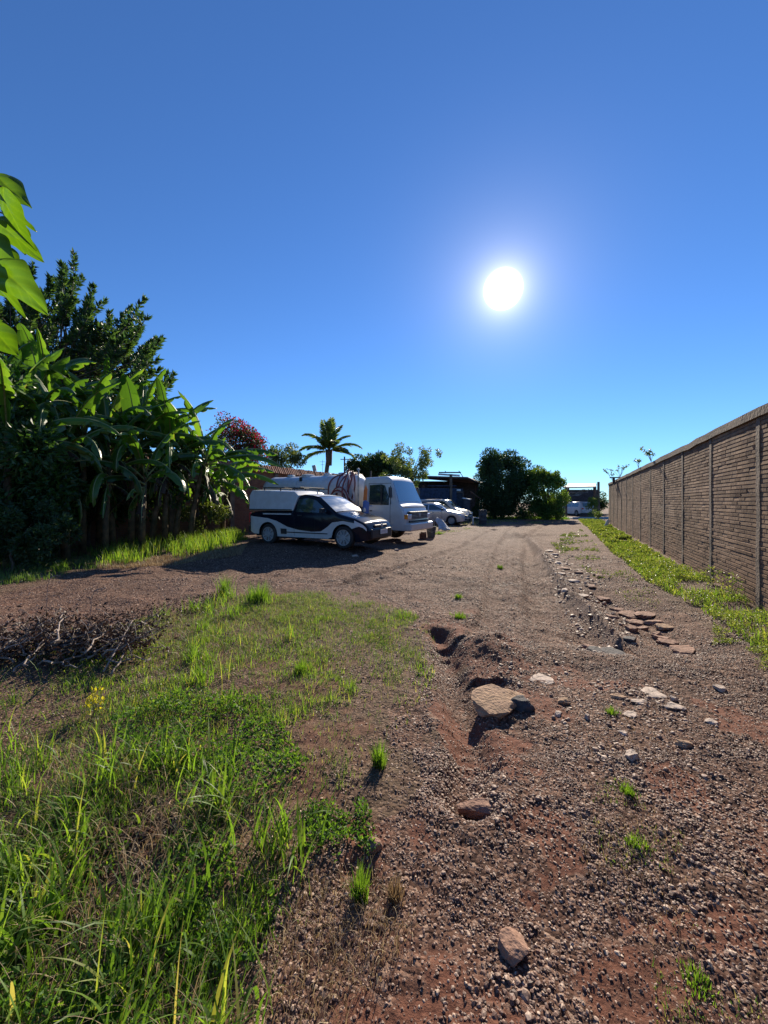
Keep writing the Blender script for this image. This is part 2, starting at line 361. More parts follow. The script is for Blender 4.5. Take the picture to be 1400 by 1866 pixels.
road_c = 1.0 + .40 * (GY - 4)       # compacted wheel tracks follow the drive
trk = np.exp(-((GX - (.9 + .26 * GY - .9)) / .5) ** 2) * .5
VERGE = np.array([gp(1060, 950), gp(1120, 1000), gp(1200, 1080), gp(1330, 1170), gp(1500, 1260), gp(1600, 1200), gp(1400, 1110), gp(1200, 1010), gp(1095, 948)])
LEFTG = np.array([gp(-200, 1120), gp(100, 1060), gp(180, 1032), gp(300, 1022), gp(430, 1018), gp(450, 985), gp(420, 950), gp(-100, 950), gp(-900, 1000)])
dry = np.clip(gm * .8 + inpoly(GX, GY, LEFTG) * .7 + inpoly(GX, GY, VERGE) * .6, 0, 1)

def groundmat():
    m, t = newmat('ground_soil_gravel'); out = nd(t, 'ShaderNodeOutputMaterial'); p = nd(t, 'ShaderNodeBsdfPrincipled', ins={'Roughness': .92, 'Specular IOR Level': .25})
    t.links.new(p.outputs[0], out.inputs[0]); L = t.links.new
    tcx = nd(t, 'ShaderNodeTexCoord'); v = tcx.outputs['Object']
    A = lambda n: nd(t, 'ShaderNodeAttribute', attribute_name=n).outputs['Fac']
    vor = nd(t, 'ShaderNodeTexVoronoi', ins={'Scale': 55, 'Randomness': 1}); L(v, vor.inputs['Vector'])
    vor2 = nd(t, 'ShaderNodeTexVoronoi', ins={'Scale': 22, 'Randomness': 1}); L(v, vor2.inputs['Vector'])
    n1 = nd(t, 'ShaderNodeTexNoise', ins={'Scale': 1.1, 'Detail': 8, 'Roughness': .65}); L(v, n1.inputs['Vector'])
    n2 = nd(t, 'ShaderNodeTexNoise', ins={'Scale': 60, 'Detail': 5, 'Roughness': .7}); L(v, n2.inputs['Vector'])
    n4 = nd(t, 'ShaderNodeTexNoise', ins={'Scale': 6, 'Detail': 6, 'Roughness': .7}); L(v, n4.inputs['Vector'])
    sep = nd(t, 'ShaderNodeSeparateColor'); L(vor.outputs['Color'], sep.inputs[0])
    grav = ramp(t, sep.outputs[0], [(0, (.045, .021, .014)), (.5, (.11, .057, .038)), (.85, (.19, .115, .082)), (1, (.34, .24, .18))])
    tonal = ramp(t, n1.outputs[0], [(.3, (.75, .70, .68)), (.7, (1.2, 1.15, 1.1))])
    g = nd(t, 'ShaderNodeMix', data_type='RGBA', blend_type='MULTIPLY', ins={'Factor': 1.0}); L(grav, g.inputs[6]); L(tonal, g.inputs[7])
    so = ramp(t, n2.outputs[0], [(.25, (.075, .028, .017)), (.55, (.155, .066, .040)), (.8, (.25, .135, .09))])
    so2 = ramp(t, n4.outputs[0], [(.3, (.8, .75, .75)), (.7, (1.25, 1.2, 1.2))])
    s2 = nd(t, 'ShaderNodeMix', data_type='RGBA', blend_type='MULTIPLY', ins={'Factor': 1.0}); L(so, s2.inputs[6]); L(so2, s2.inputs[7])
    # small grained break-up of the soil mask
    ma = nd(t, 'ShaderNodeMath', operation='ADD'); L(A('soil'), ma.inputs[0])
    mb = nd(t, 'ShaderNodeMath', operation='MULTIPLY_ADD', ins={1: .9, 2: -.40}); L(n4.outputs[0], mb.inputs[0]); L(mb.outputs[0], ma.inputs[1])
    f = ramp(t, ma.outputs[0], [(.25, (0, 0, 0)), (.65, (1, 1, 1))])
    mx = nd(t, 'ShaderNodeMix', data_type='RGBA'); L(f, mx.inputs['Factor']); L(g.outputs[2], mx.inputs[6]); L(s2.outputs[2], mx.inputs[7])
    dr = ramp(t, n2.outputs[0], [(.3, (.05, .035, .022)), (.55, (.12, .085, .05)), (.8, (.24, .18, .10))])
    mc = nd(t, 'ShaderNodeMath', operation='MULTIPLY'); L(A('dry'), mc.inputs[0]); L(ramp(t, n4.outputs[0], [(.35, (.2,) * 3), (.6, (.9,) * 3)]), mc.inputs[1])
    mx2 = nd(t, 'ShaderNodeMix', data_type='RGBA'); L(mc.outputs[0], mx2.inputs['Factor']); L(mx.outputs[2], mx2.inputs[6]); L(dr, mx2.inputs[7])
    du = ramp(t, n2.outputs[0], [(.3, (.16, .125, .11)), (.7, (.30, .25, .22))])
    md = nd(t, 'ShaderNodeMath', operation='MULTIPLY'); L(A('dust_sheen'), md.inputs[0]); L(ramp(t, n4.outputs[0], [(.35, (.1,) * 3), (.65, (.9,) * 3)]), md.inputs[1])
    mx3 = nd(t, 'ShaderNodeMix', data_type='RGBA'); L(md.outputs[0], mx3.inputs['Factor']); L(mx2.outputs[2], mx3.inputs[6]); L(du, mx3.inputs[7])
    L(mx3.outputs[2], p.inputs['Base Color'])
    inv = nd(t, 'ShaderNodeMath', operation='SUBTRACT', ins={0: 1.0}); L(vor.outputs['Distance'], inv.inputs[1])
    iv2 = nd(t, 'ShaderNodeMath', operation='SUBTRACT', ins={0: 1.0}); L(f, iv2.inputs[1])
    h1 = nd(t, 'ShaderNodeMath', operation='MULTIPLY'); L(inv.outputs[0], h1.inputs[0]); L(iv2.outputs[0], h1.inputs[1])
    h2 = nd(t, 'ShaderNodeMath', operation='MULTIPLY_ADD', ins={1: 1.1}); L(n2.outputs[0], h2.inputs[0]); L(h1.outputs[0], h2.inputs[2])
    b = nd(t, 'ShaderNodeBump', ins={'Strength': .8, 'Distance': .012}); L(h2.outputs[0], b.inputs['Height'])
    b2 = nd(t, 'ShaderNodeBump', ins={'Strength': .15, 'Distance': .02}); L(vor2.outputs['Distance'], b2.inputs['Height']); L(b.outputs[0], b2.inputs['Normal'])
    L(b2.outputs[0], p.inputs['Normal'])
    return m
dust_sheen = sst(8, 18, GY) * .45 * (1 - sst(1.0, 1.9, np.abs(GX - (.262 * GY - .35)) / (.35 + .06 * GY)))  # drive pales with distance: dust plus grazing sheen put into the colour
dust_sheen = np.clip(dust_sheen + .5 * np.exp(-(pdist(GX, GY, GUL)[0] / .12) ** 2), 0, 1) * (GY < 45)  # also paler along the gully crest
ground = npmesh('ground', np.stack([GX, GY, GZ], -1).reshape(-1, 3), [quads], groundmat(),
                attrs=dict(soil=np.where(nearm, soil(GX, GY), .3), dry=dry, dust_sheen=dust_sheen))
tag(ground, kind='structure')

# ------------------------------------------------------------------ plant primitives
def unit(a): return a / np.maximum(np.linalg.norm(a, axis=-1, keepdims=True), 1e-9)
def rdir(n): return unit(rng.normal(size=(n, 3)))
def leaf_geo(P, ax, L, W, fold=.15, rnd=None):
    n = len(P); ax = unit(ax); r = rdir(n) if rnd is None else rnd; s = unit(np.cross(ax, r)); nn = np.cross(s, ax)
    L = np.broadcast_to(L, (n,))[:, None]; W = np.broadcast_to(W, (n,))[:, None]
    V = np.stack([P, P + ax * L * .45 + s * W / 2 + nn * W * fold, P + ax * L - nn * L * .08, P + ax * L * .45 - s * W / 2 + nn * W * fold], 1).reshape(-1, 3)
    b = np.arange(n)[:, None] * 4
    return V, np.concatenate([b + np.array([[0, 1, 2]]), b + np.array([[0, 2, 3]])])
def leaves(name, P, ax, L, W, mat, tint, parent=None, **k):
    V, Fc = leaf_geo(P, ax, L, W, **k)
    return npmesh(name, V, [Fc], mat, parent, attrs={'tint': np.repeat(tint, 4)}, smooth=False)
def blades_geo(P, h, az, lean, w, seg=4, curl=1.0):
    """P base points; h length; az bend azimuth; lean final bend (rad)"""
    n = len(P); out = []; pos = P.copy(); dirh = np.stack([np.cos(az), np.sin(az), np.zeros(n)], 1)
    sd = np.stack([-np.sin(az), np.cos(az), np.zeros(n)], 1)
    tw = rng.uniform(-1.3, 1.3, n); 
    for i in range(seg + 1):
        u = i / seg; ang = lean * (.15 + .85 * u ** curl)
        ww = (w * (1 - u ** 1.6) + .0004)[:, None] * .5 * (0.75 + .25 * math.sin(math.pi * min(1, u * 1.5)))
        fw = np.stack([np.cos(ang), ], 1)
        s = sd * np.cos(tw * (1 - u))[:, None] + (dirh * np.cos(ang)[:, None] - np.array([0, 0, 1]) * np.sin(ang)[:, None]) * np.sin(tw * (1 - u))[:, None]
        out.append(pos - s * ww); out.append(pos + s * ww)
        st = (h / seg)[:, None]; pos = pos + st * (dirh * np.sin(ang)[:, None] + np.array([[0, 0, 1]]) * np.cos(ang)[:, None])
    V = np.stack(out, 1); m = 2 * (seg + 1); b = np.arange(n)[:, None] * m; q = []
    for i in range(seg): q.append(b + np.array([[2 * i, 2 * i + 1, 2 * i + 3, 2 * i + 2]]))
    return V.reshape(-1, 3), np.concatenate(q), m
def blades(name, P, h, az, lean, w, mat, tint, parent=None, seg=4, curl=1.0):
    V, Q, m = blades_geo(P, h, az, lean, w, seg, curl)
    return npmesh(name, V, [Q], mat, parent, attrs={'tint': np.repeat(tint, m)})
def onground(x, y, dz=0.0): return np.stack([x, y, gzr(x, y) + dz], 1)
def clump_pts(cl, n, shell=.35):
    """cl: (k,4) centres and radii -> points inside the clumps, weight by area"""
    cl = np.asarray(cl, float); w = cl[:, 3] ** 2; k = rng.choice(len(cl), n, p=w / w.sum())
    d = rdir(n); r = rng.uniform(0, 1, n) ** shell
    return cl[k, :3] + d * (cl[k, 3] * r)[:, None], d, k
def blob_clumps(c, rad, n, rc):
    """n clumps filling an ellipsoid c, rad with radii about rc"""
    d = rdir(n); r = rng.uniform(.25, 1, n) ** .5
    P = np.array(c) + d * r[:, None] * np.array(rad); return np.concatenate([P, (rc * rng.uniform(.6, 1.35, n))[:, None]], 1)
def make_tree(name, label, cat, base, trunk_h, crowns, leafmatl, nleaf, ls, trunk_r=.12, nlimb=7, trunkmat=None, group=None, droop=.0, shell=.35):
    """crowns: clump array in world coordinates"""
    bx, by = base; bz = g1z(bx, by) if abs(by) < 45 else 0
    t = thing(name, label, cat, (bx, by, bz), 0, group); cl = np.array(crowns, float); cl[:, :3] -= np.array([bx, by, bz])
    mb = MB(); top = Vector((0.1, 0, trunk_h)); mb.tube([(0, 0, -.1), (.03, .02, trunk_h * .4), (.0, -.02, trunk_h * .75), top], trunk_r, 9, trunk_r * .6)
    ids = rng.choice(len(cl), min(nlimb, len(cl)), replace=False)
    for i in ids:
        e = Vector(cl[i, :3]); st = Vector((0, 0, trunk_h * random.uniform(.55, 1))); mid = st.lerp(e, .5) + Vector((0, 0, .1 * (e - st).length))
        mb.tube([st, mid, e], trunk_r * .45, 6, trunk_r * .12)
    mb.build('trunk', trunkmat or M['trunk'], t, smooth=True)
    P, d, k = clump_pts(cl, nleaf, shell); ax = d + rdir(nleaf) * .9 + np.array([0, 0, -droop])
    tint = np.clip(rng.uniform(0, 1, len(cl))[k] * .5 + rng.uniform(0, .5, nleaf), 0, 1)
    leaves('crown', P, ax, ls * rng.uniform(.7, 1.4, nleaf), ls * .5 * rng.uniform(.7, 1.3, nleaf), leafmatl, tint, t)
    return t
# ------------------------------------------------------------------ right brick wall
WD = Vector((math.sin(R(25.94)), math.cos(R(25.94)), 0)); WN = Vector((-WD.y, WD.x, 0))      # along the wall, towards the yard
WP = Vector((2.41 * math.cos(R(25.94)), -2.41 * math.sin(R(25.94)), 0))                        # foot of the perpendicular from the eye
def brickmat():
    m, t = newmat('rough_brick'); out = nd(t, 'ShaderNodeOutputMaterial'); p = nd(t, 'ShaderNodeBsdfPrincipled', ins={'Roughness': .95, 'Specular IOR Level': .2}); t.links.new(p.outputs[0], out.inputs[0]); L = t.links.new
    a = nd(t, 'ShaderNodeAttribute', attribute_name='tint'); c = ramp(t, a.outputs['Fac'], [(0, (.16, .095, .056)), (.35, (.26, .165, .10)), (.7, (.34, .225, .145)), (1, (.45, .32, .22))])
    tcx = nd(t, 'ShaderNodeTexCoord'); mp = nd(t, 'ShaderNodeMapping'); mp.inputs['Scale'].default_value = (1, 1, .35); L(tcx.outputs['Object'], mp.inputs[0])
    n = nd(t, 'ShaderNodeTexNoise', ins={'Scale': 2.2, 'Detail': 8, 'Roughness': .7}); L(mp.outputs[0], n.inputs['Vector'])
    st = ramp(t, n.outputs[0], [(.32, (.42, .38, .36)), (.5, (.85, .83, .82)), (.7, (1.15, 1.1, 1.05))])
    mx = nd(t, 'ShaderNodeMix', data_type='RGBA', blend_type='MULTIPLY', ins={'Factor': 1.0}); L(c, mx.inputs[6]); L(st, mx.inputs[7])
    # damp red soil splash on the lowest half metre
    sp = nd(t, 'ShaderNodeSeparateXYZ'); L(tcx.outputs['Object'], sp.inputs[0])
    mr = nd(t, 'ShaderNodeMapRange', ins={1: .1, 2: 1.1, 3: .6, 4: 0}); L(sp.outputs['Z'], mr.inputs[0])
    ml = nd(t, 'ShaderNodeMath', operation='MULTIPLY'); L(mr.outputs[0], ml.inputs[0]); L(n.outputs[0], ml.inputs[1])
    m2 = nd(t, 'ShaderNodeMix', data_type='RGBA'); L(ml.outputs[0], m2.inputs['Factor']); L(mx.outputs[2], m2.inputs[6]); m2.inputs[7].default_value = (.22, .10, .06, 1)
    L(m2.outputs[2], p.inputs['Base Color'])
    n3 = nd(t, 'ShaderNodeTexNoise', ins={'Scale': 30, 'Detail': 6}); L(tcx.outputs['Object'], n3.inputs['Vector'])
    b = nd(t, 'ShaderNodeBump', ins={'Strength': .6, 'Distance': .006}); L(n3.outputs[0], b.inputs['Height']); L(b.outputs[0], p.inputs['Normal'])
    return m
brick = brickmat()
mortar = pbr('mortar', (.15, .115, .09), .95, noise=.35, nscale=4, bump=.9, bscale=30, dirt=(.07, .05, .04))
WH = 2.70; PS = 2.07; S0 = -4.2; S1 = 31.6
# first pilaster seen at column 1384: distance from the vanishing line gives s
def s_of(px): dlt = px - 1041; Z = F * 2.41 / (math.cos(R(25.94)) * dlt); return (Z + 2.41 * math.sin(R(25.94))) / math.cos(R(25.94))
sP = s_of(1384)
wall = thing('brick_wall', 'long rough brown brick boundary wall with concrete pilasters along the right side of the drive', 'wall', tuple(WP), 0)
def W3(s, n, z): return Vector((WD.x * s + WN.x * n, WD.y * s + WN.y * n, z))
mb = MB()
mb.add([W3(S0, 0, -.3), W3(S1, 0, -.3), W3(S1, 0, WH + .05), W3(S0, 0, WH + .05), W3(S0, -.14, -.3), W3(S1, -.14, -.3), W3(S1, -.14, WH + .05), W3(S0, -.14, WH + .05)],
       [(0, 1, 2, 3), (5, 4, 7, 6), (1, 5, 6, 2), (4, 0, 3, 7), (3, 2, 6, 7), (4, 5, 1, 0)])
mb.build('mortar_bed', mortar, wall)
V = []; T = []; ch = .063
for r in range(int(WH / ch) + 2):
    z0 = -.06 + r * ch; s = S0 - rng.uniform(0, .2); rowoff = rng.normal() * .002; rowt = rng.normal() * .08
    while s < S1:
        l = .225; g = .0006; z = z0 + .006 * math.sin(s * .9) + rng.normal() * .0006
        e1 = .0075 + rowoff + .006 * (float(vnoise(s * .7, r * .31, 4)) - .5) + rng.normal() * .0009; e2 = e1 + rng.normal() * .0006; zt = z + ch - .010 - rng.uniform(0, .0021)
        if rng.uniform() < .02: e1 = e2 = .003
        a, b = s, min(s + l - g, S1); tp = rng.normal() * .003
        q = [W3(a, -.01, z), W3(b, -.01, z), W3(b, -.01, zt), W3(a, -.01, zt), W3(a + .0015, e1, z + .004), W3(b - .0015, e2, z + .004), W3(b - .0015, e2 + tp, zt - .004), W3(a + .0015, e1 + tp, zt - .004)]
        V += [tuple(v) for v in q]; T.append(float(np.clip(.48 + rowt + rng.normal() * .07 + .5 * (float(vnoise(s * .8, z * 1.5, 8)) - .5), 0, 1))); s += l
V = np.array(V); n = len(V) // 8; b = np.arange(n)[:, None] * 8
Fq = np.concatenate([b + np.array([q]) for q in ([4, 5, 6, 7], [0, 1, 5, 4], [1, 2, 6, 5], [2, 3, 7, 6], [3, 0, 4, 7])])
# courses cast thin shadows; the upright joints are smeared full of mortar
npmesh('brickwork', V, [Fq], brick, wall, attrs={'tint': np.repeat(T, 8)}, smooth=False)
rotw = Matrix.Rotation(-R(25.94), 3, 'Z')
k = sP - PS * int((sP - S0) / PS)
while k < S1:
    mb = MB(); n_ = 14; w = .065; pv = []
    for i in range(n_ + 1):
        z = -.3 + (WH + .3) * i / n_; j = rng.normal() * .004; p_ = .020 + rng.normal() * .003
        pv += [W3(k - w + j, -.005, z), W3(k - w + j + .006, p_, z), W3(k + w + j - .006, p_, z), W3(k + w + j, -.005, z)]
    mb.add(pv, [(4 * i + c, 4 * i + c + 1, 4 * i + c + 5, 4 * i + c + 4) for i in range(n_) for c in range(3)])
    mb.build('pilaster', M['concrete'], wall); k += PS
mb = MB(); m_ = 60; pv = []
for i in range(m_ + 1):
    s = S0 + (S1 - S0) * i / m_; j = rng.normal() * .004; k_ = rng.normal() * .006
    pv += [W3(s, .045 + j, WH + k_), W3(s, .048 + j, WH + .125 + k_), W3(s, -.17, WH + .13 + k_), W3(s, -.17, WH)]
mb.add(pv, [(4 * i + c, 4 * i + 4 + c, 4 * i + 4 + (c + 1) % 4, 4 * i + (c + 1) % 4) for i in range(m_) for c in range(4)] + [(0, 1, 2, 3), (4 * m_ + 3, 4 * m_ + 2, 4 * m_ + 1, 4 * m_)])
mb.build('concrete_cap', M['cement'], wall)
# small bracket on the wall top far down
p = W3(s_of(1124), .1, WH + .25) + WP
br = MB(); br.box(tuple(p), (.5, .35, .05), rotw); br.box((p.x - .05, p.y, p.z - .17), (.12, .12, .3), rotw); o = br.build('light_bracket', M['chassis'])
tag(o, 'small dark bracket lamp fixed on top of the far part of the brick wall', 'wall lamp')
# ------------------------------------------------------------------ left boundary wall behind the truck
def wallmat(name, a, b_, mo, sc, bump=.5):
    m, t = newmat(name); out = nd(t, 'ShaderNodeOutputMaterial'); p = nd(t, 'ShaderNodeBsdfPrincipled', ins={'Roughness': .95, 'Specular IOR Level': .2}); t.links.new(p.outputs[0], out.inputs[0]); L = t.links.new
    tcx = nd(t, 'ShaderNodeTexCoord'); mp = nd(t, 'ShaderNodeMapping'); mp.inputs['Rotation'].default_value = (R(90), 0, 0); L(tcx.outputs['Object'], mp.inputs[0])
    br_ = nd(t, 'ShaderNodeTexBrick', ins={'Scale': sc, 'Color1': (*a, 1), 'Color2': (*b_, 1), 'Mortar': (*mo, 1), 'Mortar Size': .015, 'Brick Width': .5, 'Row Height': .17}); L(mp.outputs[0], br_.inputs['Vector'])
    n = nd(t, 'ShaderNodeTexNoise', ins={'Scale': 1.2, 'Detail': 8, 'Roughness': .7}); L(tcx.outputs['Object'], n.inputs['Vector'])
    mx = nd(t, 'ShaderNodeMix', data_type='RGBA', blend_type='MULTIPLY', ins={'Factor': 1.0}); L(br_.outputs[0], mx.inputs[6]); L(ramp(t, n.outputs[0], [(.3, (.55, .5, .5)), (.7, (1.2, 1.15, 1.1))]), mx.inputs[7])
    L(mx.outputs[2], p.inputs['Base Color']); b = nd(t, 'ShaderNodeBump', ins={'Strength': bump, 'Distance': .02}); L(br_.outputs['Fac'], b.inputs['Height']); b.invert = True; L(b.outputs[0], p.inputs['Normal'])
    return m
LW0 = Vector((-6.13, 20, 0)); rl = R(90 - 25.94)
lw = thing('brick_wall', 'tall reddish brick wall with clay tile coping behind the tank truck and bananas', 'wall', tuple(LW0), rl)
mb = MB(); mb.box((2.5, .1, 1.45), (29, .2, 3.3)); mb.build('brickwork', wallmat('hollow_brick', (.22, .10, .06), (.16, .075, .05), (.14, .11, .09), 2.4), lw)
for i in range(10):
    mb = MB(); mb.box((-11.3 + i * 3, -.04, 1.5), (.25, .12, 3.15)); mb.build('pillar', M['concrete'], lw)
mb = MB()
for i in range(180):
    x = -11.9 + i * .16; z = 3.08 + random.uniform(-.015, .015); a = random.uniform(-.02, .02)
    rr = Matrix.Rotation(R(62) + a, 3, 'X')
    pr = [rr @ Vector((.085 * math.cos(t_), -.21, .05 * math.sin(t_))) for t_ in np.linspace(0, math.pi, 5)] + [rr @ Vector((.07 * math.cos(t_), .21, .045 * math.sin(t_))) for t_ in np.linspace(0, math.pi, 5)]
    mb.add([v + Vector((x, -.04, z + .14)) for v in pr], [(j, j + 1, j + 6, j + 5) for j in range(4)])
    mb.add([v + Vector((x, -.025, z + .125)) for v in pr], [(j + 1, j, j + 5, j + 6) for j in range(4)])
mb.build('tile_coping', pbr('clay_tile', (.34, .13, .07), .85, noise=.4, nscale=14, dirt=(.12, .07, .05)), lw, smooth=True)

# ------------------------------------------------------------------ shed at the back
sx = lambda px, Y: (px - 700) * Y / F
SY = 33.0
sh_ = thing('open_shed', 'dark open sided workshop shed with flat roof behind the parked cars', 'shed', (sx(815, SY), SY, 0), 0)
Z_ = lambda py, Y: H + (HY - py) * Y / F
def rel(px, py, Y): p = at(px, py, Y); return (p.x - sx(815, SY), p.y - SY, p.z)
mb = MB(); a = rel(768, 868, 34); b = rel(862, 868, 34)
mb.add([rel(762, 866.5, 33), rel(852, 869, 33), rel(880, 882, 36), rel(884, 880, 42), rel(752, 868, 42),
        rel(762, 869.5, 33), rel(852, 872, 33), rel(880, 885, 36), rel(884, 883, 42), rel(752, 871, 42)], [(0, 1, 2, 3, 4), (9, 8, 7, 6, 5), (0, 5, 6, 1), (1, 6, 7, 2), (2, 7, 8, 3), (3, 8, 9, 4), (4, 9, 5, 0)])
mb.build('roof', M['roofdark'], sh_)
mb = MB()
for q0, q1, w_ in (((799, 864.2, 32.8), (838, 866.5, 32.8), .16),):
    p0 = Vector(rel(*q0)); p1 = Vector(rel(*q1)); mb.tube([p0, p1], .09, 6)
mb.build('gutter', M['whiteobj'], sh_)
for (px, w_, Y_) in ((822, .2, 32.6), (868, .2, 36), (772, .2, 34)):
    zt = Z_(864, Y_) if px == 822 else Z_(884, Y_)
    mb = MB(); mb.box((sx(px, Y_) - sx(815, SY), Y_ - SY, zt / 2), (w_, w_, zt)); mb.build('post', M['concrete'] if px == 822 else M['rust'], sh_)
mb = MB(); mb.tube([rel(800, 861, 32.6), rel(840, 861, 32.6)], .06, 6); mb.tube([rel(838, 860, 32.6), rel(844, 869, 33)], .03, 6); mb.tube([rel(811, 858, 32.6), rel(814, 862, 32.6)], .03, 5); mb.tube([rel(836, 858, 32.6), rel(840, 862, 32.6)], .03, 5)
mb.build('cross_beam', M['chassis'], sh_)
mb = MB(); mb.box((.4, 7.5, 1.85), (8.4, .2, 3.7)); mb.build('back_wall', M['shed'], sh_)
mb = MB(); mb.box((sx(796, 34) - sx(815, SY), 1.2, 1.35), (3.2, 2.2, 2.7)); ob = mb.build('container', M['shedblue']); ob.location = (sx(815, SY), SY, 0)
mbx = MB(); 
tag(ob, 'dark blue storage container under the left side of the shed', 'container')
mbx.tube([rel(780, 885.5, 33), rel(832, 885.5, 33)], .05, 5)
for i in range(14): mbx.box((sx(796, 34) - sx(815, SY) - 1.5 + i * .23, .085, 1.35), (.06, .03, 2.5))
for i in (-1.2, 1.2): mbx.box((sx(796, 34) - sx(815, SY) + i, .06, 1.3), (.05, .06, 2.4))
mbx.build('door_rib', M['shedblue'], ob)
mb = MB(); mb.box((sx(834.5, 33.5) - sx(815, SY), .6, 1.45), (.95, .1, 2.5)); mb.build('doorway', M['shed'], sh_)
mb = MB(); mb.box((0, 0, 0), (.5, .03, .16)); o = mb.build('door_sign', M['whiteobj']); o.location = at(834.5, 893, 33.4); tag(o, 'small white sign plate above the shed doorway', 'sign')
mb = MB()
for dx in (-.45, .45): mb.box((dx, 0, -1.1), (.08, .08, 2.2))
mb.box((0, 0, 0), (.98, .08, .1)); o = mb.build('door_frame', M['concrete']); o.location = at(835, 897, 33.3); tag(o, 'grey door frame below the white sign in the dark shed', 'door frame')
mb = MB(); mb.box((0, 0, 0), (.75, .5, .05), Matrix.Rotation(R(12), 3, 'Y')); mb.box((0, 0, -.75), (.62, .42, 1.4)); mb.v[8:] = mb.v[8:]
o = thing('metal_cabinet', 'dark cabinet with a bright white lid standing at the right of the shed', 'cabinet', tuple(at(850, 909, 30.5)))
m1 = MB(); m1.box((0, 0, 0), (.62, .5, .09), Matrix.Rotation(R(10), 3, 'Y')); m1.build('lid', M['whiteobj'], o, bevel=.02)
m1 = MB(); m1.box((0, 0, -.92), (.5, .4, 1.66)); m1.build('cabinet_body', M['shed'], o)
mb = MB(); mb.tube([at(858, 896, 31), at(876, 909, 31)], .04, 6); o = mb.build('leaning_pole', M['rust']); tag(o, 'thin rusty pole leaning between the shed and the dark bush', 'pole')

# ------------------------------------------------------------------ carport at the end of the drive
cy = 41.0; cx0 = sx(1062, cy)
cp = thing('carport', 'low carport with pale flat roof edge at the far end of the drive', 'carport', (cx0, cy, 0), 0)
def rc(px, py, Y): p = at(px, py, Y); return Vector((p.x - cx0, p.y - cy, p.z))
mb = MB(); mb.add([rc(1026, 889.5, 39), rc(1086, 888.5, 39), rc(1088, 882.3, 46), rc(1036, 882.3, 46), rc(1026, 887.5, 39), rc(1086, 886.5, 39), rc(1086, 881, 46), rc(1036, 881, 46)], [(3, 2, 1, 0), (4, 5, 6, 7), (0, 1, 5, 4), (1, 2, 6, 5), (2, 3, 7, 6), (3, 0, 4, 7)])
mb.build('roof', M['roofpale'], cp)
for px, Y_ in ((1032, 39.3), (1085, 39.3), (1036, 45), (1083, 45)):
    mb = MB(); q = rc(px, 887, Y_); mb.box((q.x, q.y, q.z / 2), (.16, .16, q.z)); mb.build('post', M['concrete'], cp)
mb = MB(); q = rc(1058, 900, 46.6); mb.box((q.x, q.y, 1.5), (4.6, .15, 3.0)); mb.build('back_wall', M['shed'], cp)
mb = MB(); g = []; nn_ = 14
for i in range(nn_ + 1):
    u = i / nn_
    for j in range(6):
        v_ = j / 5; px = 1024 + 48 * u; top = 900 - 9 * u ** 1.2; bot = 912 - 14 * u ** .8; g.append(rc(px, top + (bot - top) * v_ + 1.5 * math.sin(u * 14 + j), 39.4 + .5 * math.sin(v_ * 3)))
mb.add(g, [(i * 6 + j, i * 6 + 6 + j, i * 6 + 7 + j, i * 6 + j + 1) for i in range(nn_) for j in range(5)])
o = mb.build('hanging_tarp', M['tarp'], None, smooth=True); o.location = (cx0, cy, 0); tag(o, 'sagging grey tarpaulin hung across the front of the carport', 'tarpaulin')
sm = o.modifiers.new('thick', 'SOLIDIFY'); sm.thickness = .03
gpst = MB(); p = at(1091, 880, 38); gpst.box((p.x, p.y, (Z_(878, 38)) / 2), (.2, .2, Z_(878, 38)), None, .8); gpst.box((p.x - .15, p.y, Z_(878, 38) * .35), (.28, .05, Z_(878, 38) * .7)); o = gpst.build('gate_post', M['concrete']); tag(o, 'tall grey concrete post where the brick wall meets the carport', 'post')
p = at(1058, 945, 36); mb = MB(); mb.box((p.x + .6, 35.4, .03), (6.0, 2.0, .10)); o = mb.build('concrete_apron', pbr('apron', (.34, .33, .31), .8, noise=.2)); tag(o, 'pale concrete slab on the ground in front of the carport', 'slab')
# poles
mb = MB(); p = at(628, 832, 42); mb.tube([(p.x, p.y, 0), (p.x, p.y, p.z)], .10, 8, .08); mb.box((p.x, p.y, p.z - .3), (.9, .08, .08)); o = mb.build('utility_pole', M['concrete']); tag(o, 'thin grey utility pole right of the coconut palm', 'pole')
mb = MB(); p = at(588, 838, 40); mb.tube([(p.x, p.y, 0), (p.x, p.y, p.z)], .035, 6, .02); mb.box((p.x, p.y, p.z - .2), (.6, .03, .03)); mb.box((p.x, p.y, p.z - .5), (.4, .03, .03)); o = mb.build('antenna_mast', M['steel']); tag(o, 'thin antenna mast just left of the palm trunk', 'antenna')
mb = MB(); p = at(573, 853, 24.4); mb.box((p.x, p.y, p.z), (.22, .18, .36), Matrix.Rotation(R(-12), 3, 'Y')); mb.box((p.x, p.y, p.z - .3), (.04, .04, .4)); o = mb.build('wall_box', M['steel']); tag(o, 'small grey box on top of the red tiled wall left of the palm', 'meter box')

